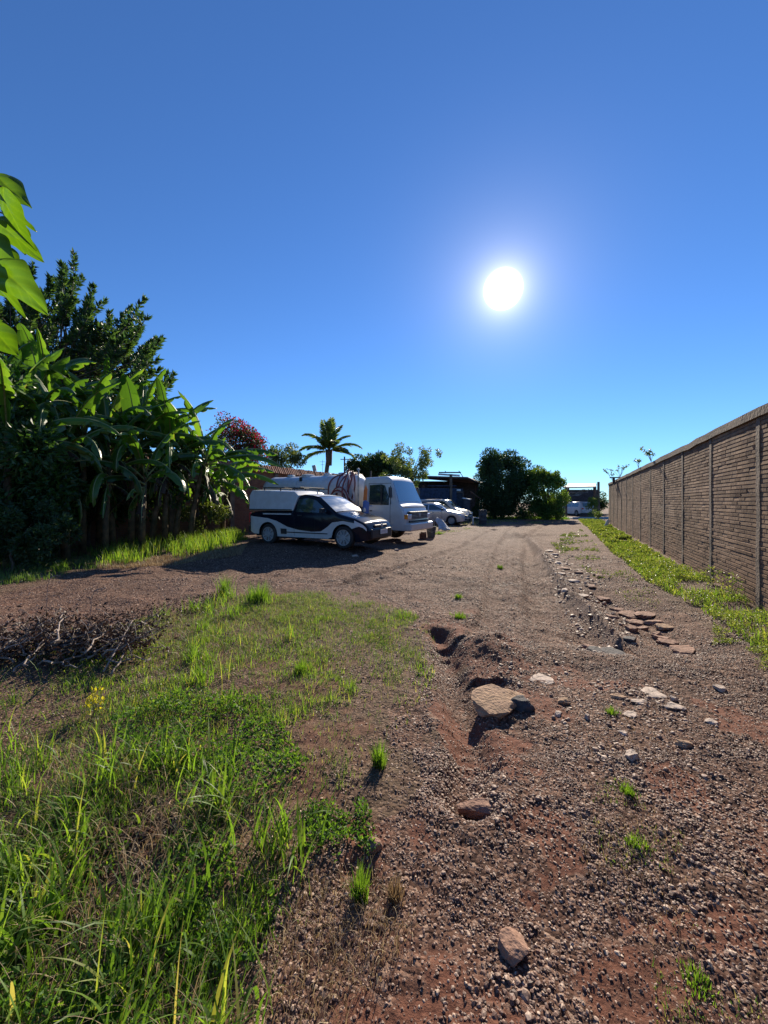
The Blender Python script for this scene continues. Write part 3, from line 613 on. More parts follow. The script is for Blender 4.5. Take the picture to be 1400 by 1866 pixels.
# ------------------------------------------------------------------ vehicles
def lerpc(pts):
    xs_ = [p[0] for p in pts]; zs_ = [p[1] for p in pts]
    return lambda x: float(np.interp(x, xs_, zs_))
class Body:
    """symmetric loft: profile top(x), bottom(x) with wheel arches, half width(x,z)"""
    def __init__(s, x0, x1, top, low, hw, belt, tumble, arches, ra, endr=.35, rr=.12, ends=.80):
        s.x0, s.x1, s.top, s.lowc, s.hw, s.belt, s.tum, s.ar, s.ra, s.er, s.rr, s.ends = x0, x1, lerpc(top), lerpc(low), hw, belt, tumble, arches, ra, endr, rr, ends
        s.topn = lambda x: (s.top(x - .04) + s.top(x) * 2 + s.top(x + .04)) / 4
    def low(s, x):
        z = s.lowc(x)
        for c in s.ar:
            d = abs(x - c[0])
            if d < s.ra: z = max(z, c[1] + math.sqrt(max(0, s.ra ** 2 - d * d)))
        return z
    def w(s, x, z):
        k = 1.0; d = min(x - s.x0, s.x1 - x)
        if d < s.er: k = s.ends + (1 - s.ends) * math.sqrt(max(0, 1 - (1 - d / s.er) ** 2))
        t = max(0, z - s.belt); l = max(0, s.belt * .75 - z)
        return s.hw * k - s.tum * t - .10 * l * l - .02 * max(0, z - s.belt * .8)
    def mesh(s, n=110):
        X = np.linspace(s.x0, s.x1, n); V = []; NS = 9; NA = 5; NT = 4
        for x in X:
            zl = s.low(x); zt = max(s.topn(x), zl + .05); r = min(s.rr, (zt - zl) * .5); half = []
            for k in range(NS): z = zl + (zt - r - zl) * k / (NS - 1); half.append((s.w(x, z), z))
            wt = s.w(x, zt - r)
            for k in range(1, NA + 1): a = math.pi / 2 * k / NA; half.append((wt - r * 1.2 * (1 - math.cos(a)), zt - r + r * math.sin(a)))
            wi = half[-1][0]
            for k in range(1, NT + 1): u = k / NT; half.append((wi * (1 - u), zt + .03 * (1 - (1 - u) ** 2)))
            V += [(x, y, z) for y, z in half] + [(x, -y, z) for y, z in half[-2::-1]]
        m = 2 * (NS + NA + NT) - 1; fs = [(i * m + j, i * m + j + 1, (i + 1) * m + j + 1, (i + 1) * m + j) for i in range(n - 1) for j in range(m - 1)]
        fs += [(i * m, (i + 1) * m, (i + 1) * m + m - 1, i * m + m - 1) for i in range(n - 1)]
        fs.append(tuple(range(m))[::-1]); fs.append(tuple((n - 1) * m + j for j in range(m)))
        b = MB(); b.add(V, fs); return b
    def side(s, x0, x1, lo, hi, off=.004, nx_=24, nz=6, sides=(1, -1), b=None):
        b = b or MB(); lo = lerpc(lo) if isinstance(lo, (list, tuple)) else (lambda x, q=lo: q); hi = lerpc(hi) if isinstance(hi, (list, tuple)) else (lambda x, q=hi: q)
        for sg in sides:
            V = []
            for i in range(nx_ + 1):
                x = x0 + (x1 - x0) * i / nx_; l = max(lo(x), s.low(x) + .002); h = max(hi(x), l + .001)
                for j in range(nz + 1): z = l + (h - l) * j / nz; V.append((x, sg * (s.w(x, z) + off), z))
            b.add(V, [(i * (nz + 1) + j, (i + 1) * (nz + 1) + j, (i + 1) * (nz + 1) + j + 1, i * (nz + 1) + j + 1)[::(1 if sg < 0 else -1)] for i in range(nx_) for j in range(nz)])
        return b
    def topp(s, x0, x1, inset=.16, off=.006, nx_=12, ny_=8, b=None, y0=-1, y1=1, inset1=None):
        b = b or MB(); V = []
        for i in range(nx_ + 1):
            x = x0 + (x1 - x0) * i / nx_; zt = s.topn(x); ins = inset if inset1 is None else inset + (inset1 - inset) * i / nx_; w = s.w(x, zt - s.rr) - ins
            for j in range(ny_ + 1): u = y0 + (y1 - y0) * j / ny_; V.append((x, w * u, zt + .03 * (1 - u * u) + off + .005))
        b.add(V, [(i * (ny_ + 1) + j, (i + 1) * (ny_ + 1) + j, (i + 1) * (ny_ + 1) + j + 1, i * (ny_ + 1) + j + 1) for i in range(nx_) for j in range(ny_)])
        return b
def add_wheel(parent, x, y, r, w, rimr, spokes=7, rimmat=None, name='wheel'):
    sg = 1 if y > 0 else -1
    b = MB(); b.lathe([(rimr, w * .5), (r - .035, w * .5), (r - .008, w * .36), (r, w * .2), (r, -w * .2), (r - .008, -w * .36), (r - .035, -w * .5), (rimr, -w * .5), (rimr, w * .5)], axis='y', n=32, cap=False)
    o = b.build(name, M['rubber'], parent, smooth=True); o.location = (x, y, r)
    q = MB(); f = sg * w * .5
    q.lathe([(.001, f * .55), (rimr * .9, f * .5), (rimr * .93, f * .98), (rimr * 1.02, f * 1.03), (rimr * .99, f * .4)], axis='y', n=32, cap=False)
    for k in range(spokes):
        a = 2 * math.pi * k / spokes; rt = Matrix.Rotation(-a, 3, 'Y'); q.box(rt @ Vector((rimr * .52, f * .84, 0)), (rimr * .86, .03, rimr * .17), rt, 1)
    q.lathe([(.001, f * 1.02), (rimr * .2, f * .98), (rimr * .24, f * .6)], axis='y', n=16)
    ho = q.build('rim', rimmat or M['rim'], o, auto=40); return o
def cross(a): return a
HEAD = R(-27)
# ---- pickup with canopy (local x forward)
pk = Vector((-1.17, 10.75, 0)) ; 
pkang = math.atan2(-1.40, 2.75)
PKS = 1.0
pick = thing('pickup_truck', 'small black and white pickup with a white canopy and roof bars, parked nearest the camera', 'pickup truck')
WB = 2.72; wx = WB / 2
B = Body(-2.22, 2.12, [(-2.22, .80), (-2.18, .98), (-1.0, 1.02), (-.45, 1.02), (-.40, 1.05), (-.36, 1.44), (-.1, 1.50), (.25, 1.47), (.45, 1.42), (1.12, .99), (1.20, .955), (1.7, .84), (1.98, .72), (2.08, .60), (2.12, .50)],
         [(-2.22, .42), (-1.9, .30), (-.9, .24), (1.0, .24), (1.8, .20), (2.12, .27)], .82, .93, .30, [(-wx, .31), (wx, .31)], .37, rr=.10)
bo = B.mesh(150).build('body', M['black'], pick, auto=50)
mb = MB(); mb.box((0, 0, .42), (4.0, 1.3, .38)); mb.build('underbody', M['chassis'], pick)
# white lower band with the swoosh up over the front arch and the rear quarter
b = B.side(-2.1, -wx, [(-2.1, .32), (-1.3, .30)], [(-2.1, .86), (-1.9, .84), (-1.36, .80)], nx_=30)
B.side(-wx, -.2, .26, [(-1.36, .80), (-1.0, .72), (-.6, .56), (-.2, .48)], nx_=40, b=b)
B.side(-.2, .85, .26, [(-.2, .48), (.3, .44), (.62, .46), (.85, .60)], nx_=24, b=b)
B.side(.85, 1.9, [(.85, .26), (1.75, .60), (1.9, .64)], [(.85, .60), (1.0, .72), (1.36, .77), (1.7, .72), (1.9, .645)], nx_=50, b=b)
b.build('white_band', M['white'], pick, smooth=True)
B.side(-.75, .85, .385, .415, off=.012, nz=1).build('door_moulding', M['plastic'], pick)
B.side(-.85, -.62, .34, .50, off=.010, nz=2).build('side_vent', M['plastic'], pick)
B.side(-.28, .80, [(-.28, 1.0), (.8, .98)], [(-.28, 1.38), (.1, 1.40), (.36, 1.34), (.62, 1.17), (.80, 1.0)], off=.005).build('door_window', M['glass'], pick, smooth=True)
m = MB()
for sg in (1, -1): m = MB(); m.box((-.12, sg * .838, .90), (.16, .03, .035)); m.build('door_handle', M['plastic'], pick, bevel=.008)
B.side(-.34, -.332, .30, 1.0, off=.006, nz=3, nx_=1).build('door_seam', M['plastic'], pick)
B.side(.40, .404, .30, 1.0, off=.006, nz=3, nx_=1).build('door_seam', M['plastic'], pick)
b = MB(); B.topp(.44, 1.10, inset=.10, inset1=.05, b=b); b.build('windscreen', M['glassl'], pick, smooth=True)
B.topp(-.36, .40, inset=.03, nx_=8).build('roof_glare_panel', M['white'], pick, smooth=True)  # white sheet over the black cab roof, sky glare put into its colour
for sg in (1, -1):
    m = MB(); m.tube([(.78, sg * .80, .99), (.76, sg * .90, 1.02)], .02, 6); m.box((.76, sg * .95, 1.05), (.09, .17, .12)); m.build('mirror', M['plastic'], pick, bevel=.02)
for sg in (1, -1):
    m = MB(); V = []
    for i in range(9):
        x = 1.72 + .34 * i / 8
        for j in range(4): z = B.topn(x) - .04 - (.12 - .05 * i / 8) * j / 3; V.append((x, sg * (B.w(x, z) + .006), z))
    m.add(V, [(i * 4 + j, i * 4 + 4 + j, i * 4 + 5 + j, i * 4 + j + 1)[::sg] for i in range(8) for j in range(3)]); m.build('headlight', M['lamp'], pick, smooth=True)
    m = MB(); m.lathe([(.001, 0), (.05, .01), (.06, -.02)], c=(2.14, sg * .45, .42), axis='x', n=14); m.build('fog_lamp', M['lamp'], pick)
m = MB(); m.box((2.10, 0, .42), (.10, 1.2, .26)); m.box((2.08, 0, .62), (.08, .75, .08)); m.build('front_bumper', M['plastic'], pick, bevel=.03)
m = MB(); m.box((2.165, .06, .46), (.02, .42, .13)); m.build('license_plate', M['plate'], pick)
m = MB(); m.lathe([(.001, .03), (.05, .02), (.055, 0)], c=(2.12, 0, .63), axis='x', n=16); m.build('badge', M['steel'], pick)
m = MB(); m.box((-2.24, 0, .45), (.10, 1.4, .20)); m.build('rear_bumper', M['plastic'], pick, bevel=.03)
for sg in (1, -1):
    m = MB(); m.box((-2.215, sg * .66, .80), (.06, .14, .30)); m.build('tail_light', M['red'], pick, bevel=.02)
    for x in (-wx, wx): add_wheel(pick, x, sg * .71, .315, .19, .215, 9)
# canopy (top box over the bed)
m = MB(); c0, c1 = -2.16, -.42
V = []
for (x, z) in ((c0, 1.03), (c1 + .02, 1.03), (c1 + .16, 1.47), (c1 - .02, 1.60), (c0 + .04, 1.66), (c0 - .06, 1.5)):
    V.append((x, z))
ny_ = 8; vs = []; 
for j in range(ny_ + 1):
    u = -1 + 2 * j / ny_
    for (x, z) in V: w_ = .80 - .16 * max(0, z - 1.03); vs.append((x, w_ * u, z + (.035 * (1 - u * u) if z > 1.3 else 0)))
n_ = len(V); m.add(vs, [(j * n_ + i, j * n_ + (i + 1) % n_, (j + 1) * n_ + (i + 1) % n_, (j + 1) * n_ + i) for j in range(ny_) for i in range(n_)] + [tuple(range(n_))[::-1], tuple(ny_ * n_ + i for i in range(n_))])
cano = m.build('canopy', M['white'], pick, auto=35, bevel=.02)
m = MB(); m.box((-1.3, -.803, 1.06), (1.7, .02, .03)); m.box((-1.3, .803, 1.06), (1.7, .02, .03)); m.build('canopy_seal', M['plastic'], cano)
m = MB()
for sg in (1, -1):
    m.tube([(-1.75, sg * .6, 1.74), (-.15, sg * .6, 1.70)], .018, 6)
    for x in (-1.7, -1.05, -.5): m.tube([(x, sg * .6, 1.63), (x, sg * .6, 1.735)], .018, 6)
for x in (-1.6, -.9, -.3): m.tube([(x, -.6, 1.73), (x, .6, 1.73)], .015, 6)
m.build('roof_rack', M['plastic'], pick)
m = MB(); m.box((-1.0, -.822, .93), (1.1, .015, .035)); m.build('bed_rail', M['white'], pick)
# place: front near wheel under photo column 626
def place_vehicle(o, local, world, ang, s, z):
    c, sn = math.cos(ang), math.sin(ang)
    o.location = (world[0] - s * (c * local[0] - sn * local[1]), world[1] - s * (sn * local[0] + c * local[1]), z); o.rotation_euler = (0, 0, ang); o.scale = (s, s, s)
place_vehicle(pick, (wx, -.80), (sx(626, 10.5), 10.5), pkang, PKS, .215)

# ---- vacuum tank truck
tk = thing('tank_truck', 'white vacuum tanker truck with red hoses and a wide windscreen behind the pickup', 'truck')
TB = Body(-1.08, .62, [(-1.08, 2.12), (-1.0, 2.22), (-.2, 2.24), (-.06, 2.20), (.02, 2.10), (.36, 1.30), (.46, 1.22), (.56, .98), (.62, .80)], [(-1.08, .75), (-.9, .75), (-.2, .45), (.62, .42)], 1.0, 1.15, .09, [(-.72, .42)], .50, endr=.25, rr=.09, ends=.93)
TB.topn = lambda x: TB.top(x)
TB.mesh(110).build('cab', M['white'], tk, auto=40)
TB.side(-.80, -.02, 1.27, [(-.80, 1.95), (-.35, 1.97), (-.20, 1.93), (-.02, 1.50)], off=.005).build('door_window', M['glass'], tk, smooth=True)
m = MB()
for x in (-.84, .03): TB.side(x, x + .015, [(x, .62), (x + .02, .62)], 2.02 if x < -.5 else 1.35, off=.005, nx_=1, b=m)
TB.side(-.84, .03, 1.99, 2.005, off=.005, nz=1, b=m); TB.side(-.75, -.65, 1.05, 1.09, off=.02, nz=1, b=m)
m.build('door_seam', M['chassis'], tk)
m = MB(); m.box((-.30, -1.0, 1.60), (.03, .03, .66)); m.build('window_divider', M['chassis'], tk)
TB.topp(.035, .34, inset=.11, inset1=.06, nx_=6, off=.01).build('windscreen', M['glassl'], tk, smooth=True)
m = MB(); m.tube([(.32, -.7, 1.38), (.22, -.2, 1.62)], .012, 5); m.tube([(.32, .1, 1.38), (.22, .6, 1.62)], .012, 5); m.build('wiper', M['plastic'], tk)
m = MB(); m.box((.60, 0, .92), (.12, 1.5, .26)); m.box((.61, 0, .72), (.10, 1.6, .06)); m.build('grille', M['plastic'], tk, bevel=.02)
m = MB()
for k_ in range(5): m.box((.665, 0, .82 + k_ * .05), (.02, 1.4, .015))
m.build('grille_bar', M['steel'], tk)
m = MB(); m.tube([(.50, -.93, 1.2), (.50, .93, 1.2)], .012, 5); m.build('panel_crease', M['chassis'], tk)
m = MB(); m.lathe([(.001, .02), (.07, .01), (.075, 0)], c=(.665, 0, .92), axis='x', n=18); m.build('badge', M['steel'], tk)
m = MB(); m.box((.66, 0, .54), (.26, 1.94, .27)); m.build('front_bumper', M['white'], tk, bevel=.05)
for sg in (1, -1):
    m = MB(); m.box((.62, sg * .80, .88), (.14, .26, .17)); m.build('headlight', M['lamp'], tk, bevel=.03)
    m = MB(); m.box((.60, sg * .955, .88), (.12, .05, .15)); m.build('indicator', M['amber'], tk, bevel=.01)
    m = MB(); m.tube([(.05, sg * .97, 1.9), (.12, sg * 1.12, 1.9), (.12, sg * 1.12, 1.4), (.05, sg * .99, 1.3)], .012, 6); m.box((.12, sg * 1.14, 1.68), (.05, .16, .34)); m.build('mirror', M['plastic'], tk)
b = TB.side(-1.06, -.88, 1.42, [(-1.06, 1.75), (-.97, 1.98), (-.88, 1.80)], off=.004, nx_=8); b.build('orange_decal', M['orange'], tk)
b = TB.side(-1.07, -.78, [(-1.07, .80), (-.80, .92)], [(-1.07, 1.38), (-.95, 1.44), (-.80, 1.36)], off=.006, nx_=10); TB.side(-.80, -.66, [(-.80, 1.22), (-.66, 1.22)], [(-.80, 1.26), (-.66, 1.25)], off=.006, b=b); b.build('blue_decal', M['blue'], tk)
b = TB.side(-1.02, -.90, 1.04, [(-1.02, 1.12), (-.96, 1.18), (-.90, 1.12)], off=.010, nx_=8, sides=(-1, 1)); b.build('white_spot', M['whiteobj'], tk)
m = MB()
for sg in (1, -1): m.box((-3.5, sg * .42, .78), (6.2, .09, .20))
for x in (-1.7, -2.6, -3.6, -4.6, -5.6, -6.3): m.box((x, 0, .78), (.1, .76, .16))
m.tube([(-5.0, -.9, .47), (-5.0, .9, .47)], .08, 8); m.tube([(-.72, -.8, .42), (-.72, .8, .42)], .06, 8); m.box((-2.7, -.62, .62), (.8, .4, .4)); m.box((-1.9, .62, .62), (.6, .4, .4))
m.build('chassis', M['chassis'], tk)
tr_ = .66; tcz = 1.76
m = MB(); prof = [(.001, -6.5), (.25, -6.47), (.48, -6.38), (.62, -6.25), (tr_, -6.05)] + [(tr_, -6.05 + i * .45) for i in range(1, 9)] + [(tr_, -1.95), (.64, -1.78), (.45, -1.68), (.001, -1.63)]
m.lathe(prof, c=(0, 0, tcz), axis='x', n=40); tank = m.build('tank', M['tank'], tk, smooth=True)
m = MB()
for x in (-6.0, -4.4, -3.0, -1.95): m.lathe([(tr_ + .001, x - .02), (tr_ + .018, x - .02), (tr_ + .018, x + .02), (tr_ + .001, x + .02)], c=(0, 0, tcz), axis='x', n=40)
m.build('tank_band', M['tank'], tank)
m = MB()
for x in (-5.2, -4.3, -3.3, -2.6): m.lathe([(.16 if x != -4.3 else .26, tcz + tr_ - .05), (.16 if x != -4.3 else .26, tcz + tr_ + .06), (.12, tcz + tr_ + .085), (.001, tcz + tr_ + .09)], c=(x, 0, 0), n=16)
m.build('manhole', M['tank'], tank)
m = MB()
for x in (-5.5, -4.9, -4.3, -2.4): m.box((x, -.66, tcz + .05), (.12, .05, .05))
m.box((-4.25, -.50, tcz + .52), (.10, .06, .16)); m.box((-3.7, -.62, tcz - .35), (3.4, .03, .06)); m.build('tank_fitting', M['plastic'], tank)
for x in (-6.0, -4.2, -2.3):
    m = MB(); m.box((x, 0, .95), (.18, 1.1, .26)); m.build('saddle', M['chassis'], tk)
# hoses draped over the front part of the tank
def hose(x, r0, a0, a1, dx, mat, rad=.04, wav=.05, ph=0):
    pts = []
    for i in range(26):
        u = i / 25; a = R(a0 + (a1 - a0) * u); rr = r0 - .07 + wav * math.sin(u * 9 + ph)
        pts.append((x + dx * u + .08 * math.sin(u * 6 + ph), -rr * math.sin(a), tcz + rr * math.cos(a)))
    m = MB(); m.tube(pts, rad, 8); m.build('hose', mat, tk, smooth=True)
hose(-2.75, .76, 160, -30, .9, M['hose'], .028, .04); hose(-2.95, .78, 150, 20, .5, M['hose'], .028, .05, 1); hose(-2.4, .80, 175, -40, .25, M['hose'], .028, .07, 2)
hose(-2.1, .84, 10, 165, .55, M['hosew'], .026, .06, 3); hose(-2.2, .88, -10, 120, .7, M['hosew'], .026, .07, 4); hose(-1.85, .80, 0, 190, -.1, M['hose'], .03, .05, 5)
for k_ in range(4):
    m = MB(); pts = [(-2.25 + .42 * math.cos(t_) + k_ * .06, -.86 - .03 * k_, 1.25 + (.48 + .06 * k_) * math.sin(t_)) for t_ in np.linspace(-.5, 3.7, 24)]; m.tube(pts, .026, 8); m.build('hose', M['hose'] if k_ % 2 else M['hosew'], tk, smooth=True)
for k_ in range(3):
    m = MB(); pts = [(-1.75 + .12 * math.sin(u * 5 + k_), -.5 - .22 * k_ - .1 * math.sin(u * 3), 2.45 - 1.5 * u + .05 * k_) for u in np.linspace(0, 1, 16)]; m.tube(pts, .028, 8); m.build('hose', M['hose'], tk, smooth=True)
m = MB(); m.lathe([(.001, -1.7), (.17, -1.7), (.17, -1.45), (.001, -1.45)], c=(0, -.3, 1.05), axis='x', n=16); m.box((-1.6, .3, 1.0), (.35, .5, .4)); m.tube([(-1.52, .35, 1.1), (-1.52, .35, 2.55)], .035, 8); m.build('vacuum_pump', M['chassis'], tk)
m = MB(); m.tube([(-1.5, -.55, 1.0), (-1.5, -.55, 2.52)], .03, 8); m.lathe([(.001, 2.60), (.05, 2.58), (.06, 2.52), (.001, 2.5)], c=(-1.5, -.55, 0), n=12); m.build('exhaust_stack', M['steel'], tk)
for sg in (1, -1):
    add_wheel(tk, -.72, sg * .84, .42, .24, .25, 8); add_wheel(tk, -5.0, sg * .86, .42, .24, .25, 8); add_wheel(tk, -5.0, sg * .58, .42, .24, .25, 8)
    m = MB(); m.add([(-5.0 + .55 * math.cos(a), sg * y, .42 + .5 * math.sin(a)) for a in np.linspace(.1, math.pi - .1, 12) for y in (.48, 1.0)], [(2 * i, 2 * i + 1, 2 * i + 3, 2 * i + 2) for i in range(11)]); o = m.build('mudguard', M['plastic'], tk); o.modifiers.new('t', 'SOLIDIFY').thickness = .02
    m = MB(); m.box((-.25, sg * .93, .52), (.32, .14, .30)); m.build('cab_step', M['chassis'], tk, bevel=.02)
place_vehicle(tk, (.62, -1.0), (sx(740, 13.35), 13.35), R(-29), 1.07, .04)

# ---- generic car from the same loft
def car(name, label, cat, paint, L=4.1, Wd=.84, Ht=1.44, kind='sedan', group=None):
    t = thing(name, label, cat, (0, 0, 0), 0, group); h = L / 2; wxx = L * .305
    if kind == 'van': top = [(-h, .85), (-h + .06, 1.2), (-h + .12, Ht - .08), (-h + .3, Ht), (.2, Ht), (.5, Ht - .08), (1.05, 1.05), (1.2, .98), (h - .25, .84), (h - .04, .66), (h, .5)]
    else: top = [(-h, .6), (-h + .05, .88), (-h + .35, .95), (-h + .75, .98), (-h + 1.25, Ht - .06), (-h + 1.6, Ht), (.05, Ht), (.3, Ht - .07), (.95, .98), (1.1, .93), (h - .3, .80), (h - .05, .62), (h, .5)]
    Bq = Body(-h, h, top, [(-h, .36), (-h + .4, .24), (h - .4, .22), (h, .28)], Wd, .92, .32, [(-wxx, .30), (wxx, .30)], .36, rr=.10)
    Bq.mesh(120).build('body', paint, t, auto=45); m = MB(); m.box((0, 0, .42), (L - .4, 1.3, .36)); m.build('underbody', M['chassis'], t)
    ws = (-h + .55, .80) if kind == 'van' else (-h + .95, .72)
    hi = [(ws[0], Ht - .14), (.15, Ht - .12), (.35, Ht - .2), (ws[1], 1.02)] if kind == 'van' else [(ws[0], 1.06), (-h + 1.35, Ht - .13), (.05, Ht - .11), (.25, Ht - .2), (ws[1], 1.0)]
    Bq.side(ws[0], -.32, .99, hi, off=.005).build('rear_window', M['glass'], t, smooth=True); Bq.side(-.24, ws[1], .99, hi, off=.005).build('front_window', M['glass'], t, smooth=True)
    if kind == 'van': Bq.topp(.52, 1.0, inset=.1, inset1=.05).build('windscreen', M['glassl'], t, smooth=True)
    else:
        Bq.topp(.32, .90, inset=.1, inset1=.05).build('windscreen', M['glassl'], t, smooth=True); Bq.topp(-h + .80, -h + 1.2, inset=.12).build('back_window', M['glass'], t, smooth=True)
    b = MB()
    for x in (-.28, .62, -h + 1.0): Bq.side(x, x + .014, .32, 1.0, off=.005, nx_=1, b=b)
    b.build('door_seam', M['plastic'], t)
    for sg in (1, -1):
        m = MB(); m.box((h - .14, sg * (Wd - .20), .66), (.22, .30, .13), Matrix.Rotation(R(-12 * sg), 3, 'Z')); m.build('headlight', M['lamp'], t, bevel=.03)
        m = MB(); m.box((-h + .03, sg * (Wd - .22), .80), (.10, .22, .15)); m.build('tail_light', M['red'], t, bevel=.02)
        m = MB(); m.box((.68, sg * (Wd + .07), 1.03), (.10, .16, .11)); m.build('mirror', M['plastic'], t, bevel=.02)
        for x in (-wxx, wxx): add_wheel(t, x, sg * (Wd - .10), .305, .19, .20, 7)
    m = MB(); m.box((h - .03, 0, .58), (.08, .8, .10)); m.build('grille', M['plastic'], t, bevel=.01)
    m = MB(); m.box((h + .01, 0, .38), (.05, 1.0, .10)); m.build('lower_intake', M['plastic'], t, bevel=.01)
    m = MB(); m.box((h + .03, 0, .46), (.02, .4, .12)); m.box((-h - .01, 0, .62), (.02, .4, .12)); m.build('license_plate', M['plate'], t)
    return t, Bq
c1_, _ = car('parked_car', 'silver sedan parked just beyond the tank truck', 'car', M['silver'], 4.2, kind='sedan')
place_vehicle(c1_, (2.1, -.8), (sx(846, 24.5), 24.5), R(-24), 1.0, 0)
c2_, _ = car('parked_car', 'white tall hatchback with open window parked behind the silver sedan', 'car', M['white'], 3.9, Ht=1.62, kind='van')
place_vehicle(c2_, (1.95, -.8), (sx(851, 27.5), 27.5), R(-28), 1.05, 0)
M['dull'] = pbr('dull_silver_paint', (.5, .52, .56), .4, noise=.05)
c3_, _ = car('parked_car', 'dull silver car seen from behind inside the carport', 'car', M['dull'], 4.0, Ht=1.52, kind='van')
c3_.location = (sx(1051, 43), 43.0, 0); c3_.rotation_euler = (0, 0, R(97))
m = MB(); m.box((-1.95, 0, 1.20), (.06, 1.15, .38), Matrix.Rotation(R(10), 3, 'Y')); m.build('back_window', M['glass'], c3_)
# ---- odds and ends by the cars
o = thing('metal_drum', 'dark grey upright drum standing right of the silver sedan', 'drum', (sx(880, 25.5), 25.5, 0))
m = MB(); m.lathe([(.001, 0), (.25, 0), (.25, .28), (.265, .3), (.25, .32), (.25, .6), (.265, .62), (.25, .64), (.25, .93), (.26, .95), (.22, .93), (.001, .93)], n=28); m.build('drum_body', M['barrel'], o, auto=40)
m = MB(); m.lathe([(.27, .94), (.29, .96), (.27, .99), (.001, 1.0)], n=28); m.build('drum_lid', M['barrel'], o)
o = thing('white_trestle', 'small white metal trestle standing left of the grey drum', 'trestle', (sx(868, 25.6), 25.6, 0))
m = MB(); m.box((0, 0, .46), (.55, .3, .05), Matrix.Rotation(R(8), 3, 'Y')); m.build('top_plate', M['whiteobj'], o, bevel=.01)
for x, y in ((-.22, -.1), (.24, -.1), (-.22, .1), (.24, .1)): m = MB(); m.box((x, y, .22), (.05, .04, .44)); m.build('leg', M['whiteobj'], o)
o = thing('bucket', 'dark round bucket on the grass in front of the tank truck bumper', 'bucket', (sx(786, 16.2), 16.2, 0.02))
m = MB(); m.lathe([(.001, 0), (.16, 0), (.20, .42), (.215, .43), (.215, .45), (.19, .45), (.15, .05), (.001, .05)], n=22); m.build('bucket_body', M['barrel'], o, auto=40); m = MB(); m.tube([(-.2, 0, .43), (-.18, -.12, .30), (0, -.2, .22), (.18, -.12, .30), (.2, 0, .43)], .008, 5); m.build('handle', M['steel'], o)
m = MB(); m.box((0, 0, .12), (.24, .2, .24), Matrix.Rotation(.3, 3, 'Z')); m.box((.02, 0, .26), (.18, .16, .07), Matrix.Rotation(.5, 3, 'Z')); o = m.build('brick_pile', M['rust'], bevel=.015); o.location = (sx(771, 15.6), 15.6, 0); tag(o, 'rusty brown block left of the dark bucket by the truck', 'block')
m = MB(); V = []
for i in range(15):
    for j in range(9):
        u, v_ = i / 14, j / 8; p = at(796 + 22 * u, 0, 20.5); V.append((p.x + .06 * math.sin(v_ * 7 + u * 3), p.y - .5 * (1 - v_) + .1 * math.sin(u * 5), .05 + (.62 * (1 - u) ** .8 + .06) * v_ + .04 * math.sin(u * 9 + v_ * 4)))
m.add(V, [(i * 9 + j, i * 9 + 9 + j, i * 9 + 10 + j, i * 9 + j + 1) for i in range(14) for j in range(8)]); o = m.build('plastic_sheet', M['sheet'], smooth=True); o.modifiers.new('t', 'SOLIDIFY').thickness = .03
tag(o, 'pale grey plastic sheet slumped on the ground between truck and silver sedan', 'plastic sheet')
m = MB(); q = Vector((sx(793, 20.6), 20.6, 0))
for a in (0, .5): m.tube([q + Vector((a - .25, .1, 0)), q + Vector((a - .12, .2, .95))], .018, 6); m.tube([q + Vector((a + .02, .1, 0)), q + Vector((a - .12, .2, .95))], .018, 6)
m.tube([q + Vector((-.12, .2, .95)), q + Vector((.38, .2, .95))], .018, 6); o = m.build('folding_frame', M['steel']); tag(o, 'thin metal folding frame standing in front of the silver sedan side', 'frame')
# white stake and rubble by the right wall
sp_ = s_of(1126); q = W3(sp_, .55, 0) + WP
m = MB(); m.box((q.x, q.y, .22), (.16, .08, .56), Matrix.Rotation(R(28), 3, 'Y')); o = m.build('white_stake', M['whiteobj'], bevel=.02); tag(o, 'short white stake leaning at the foot of the brick wall', 'stake')
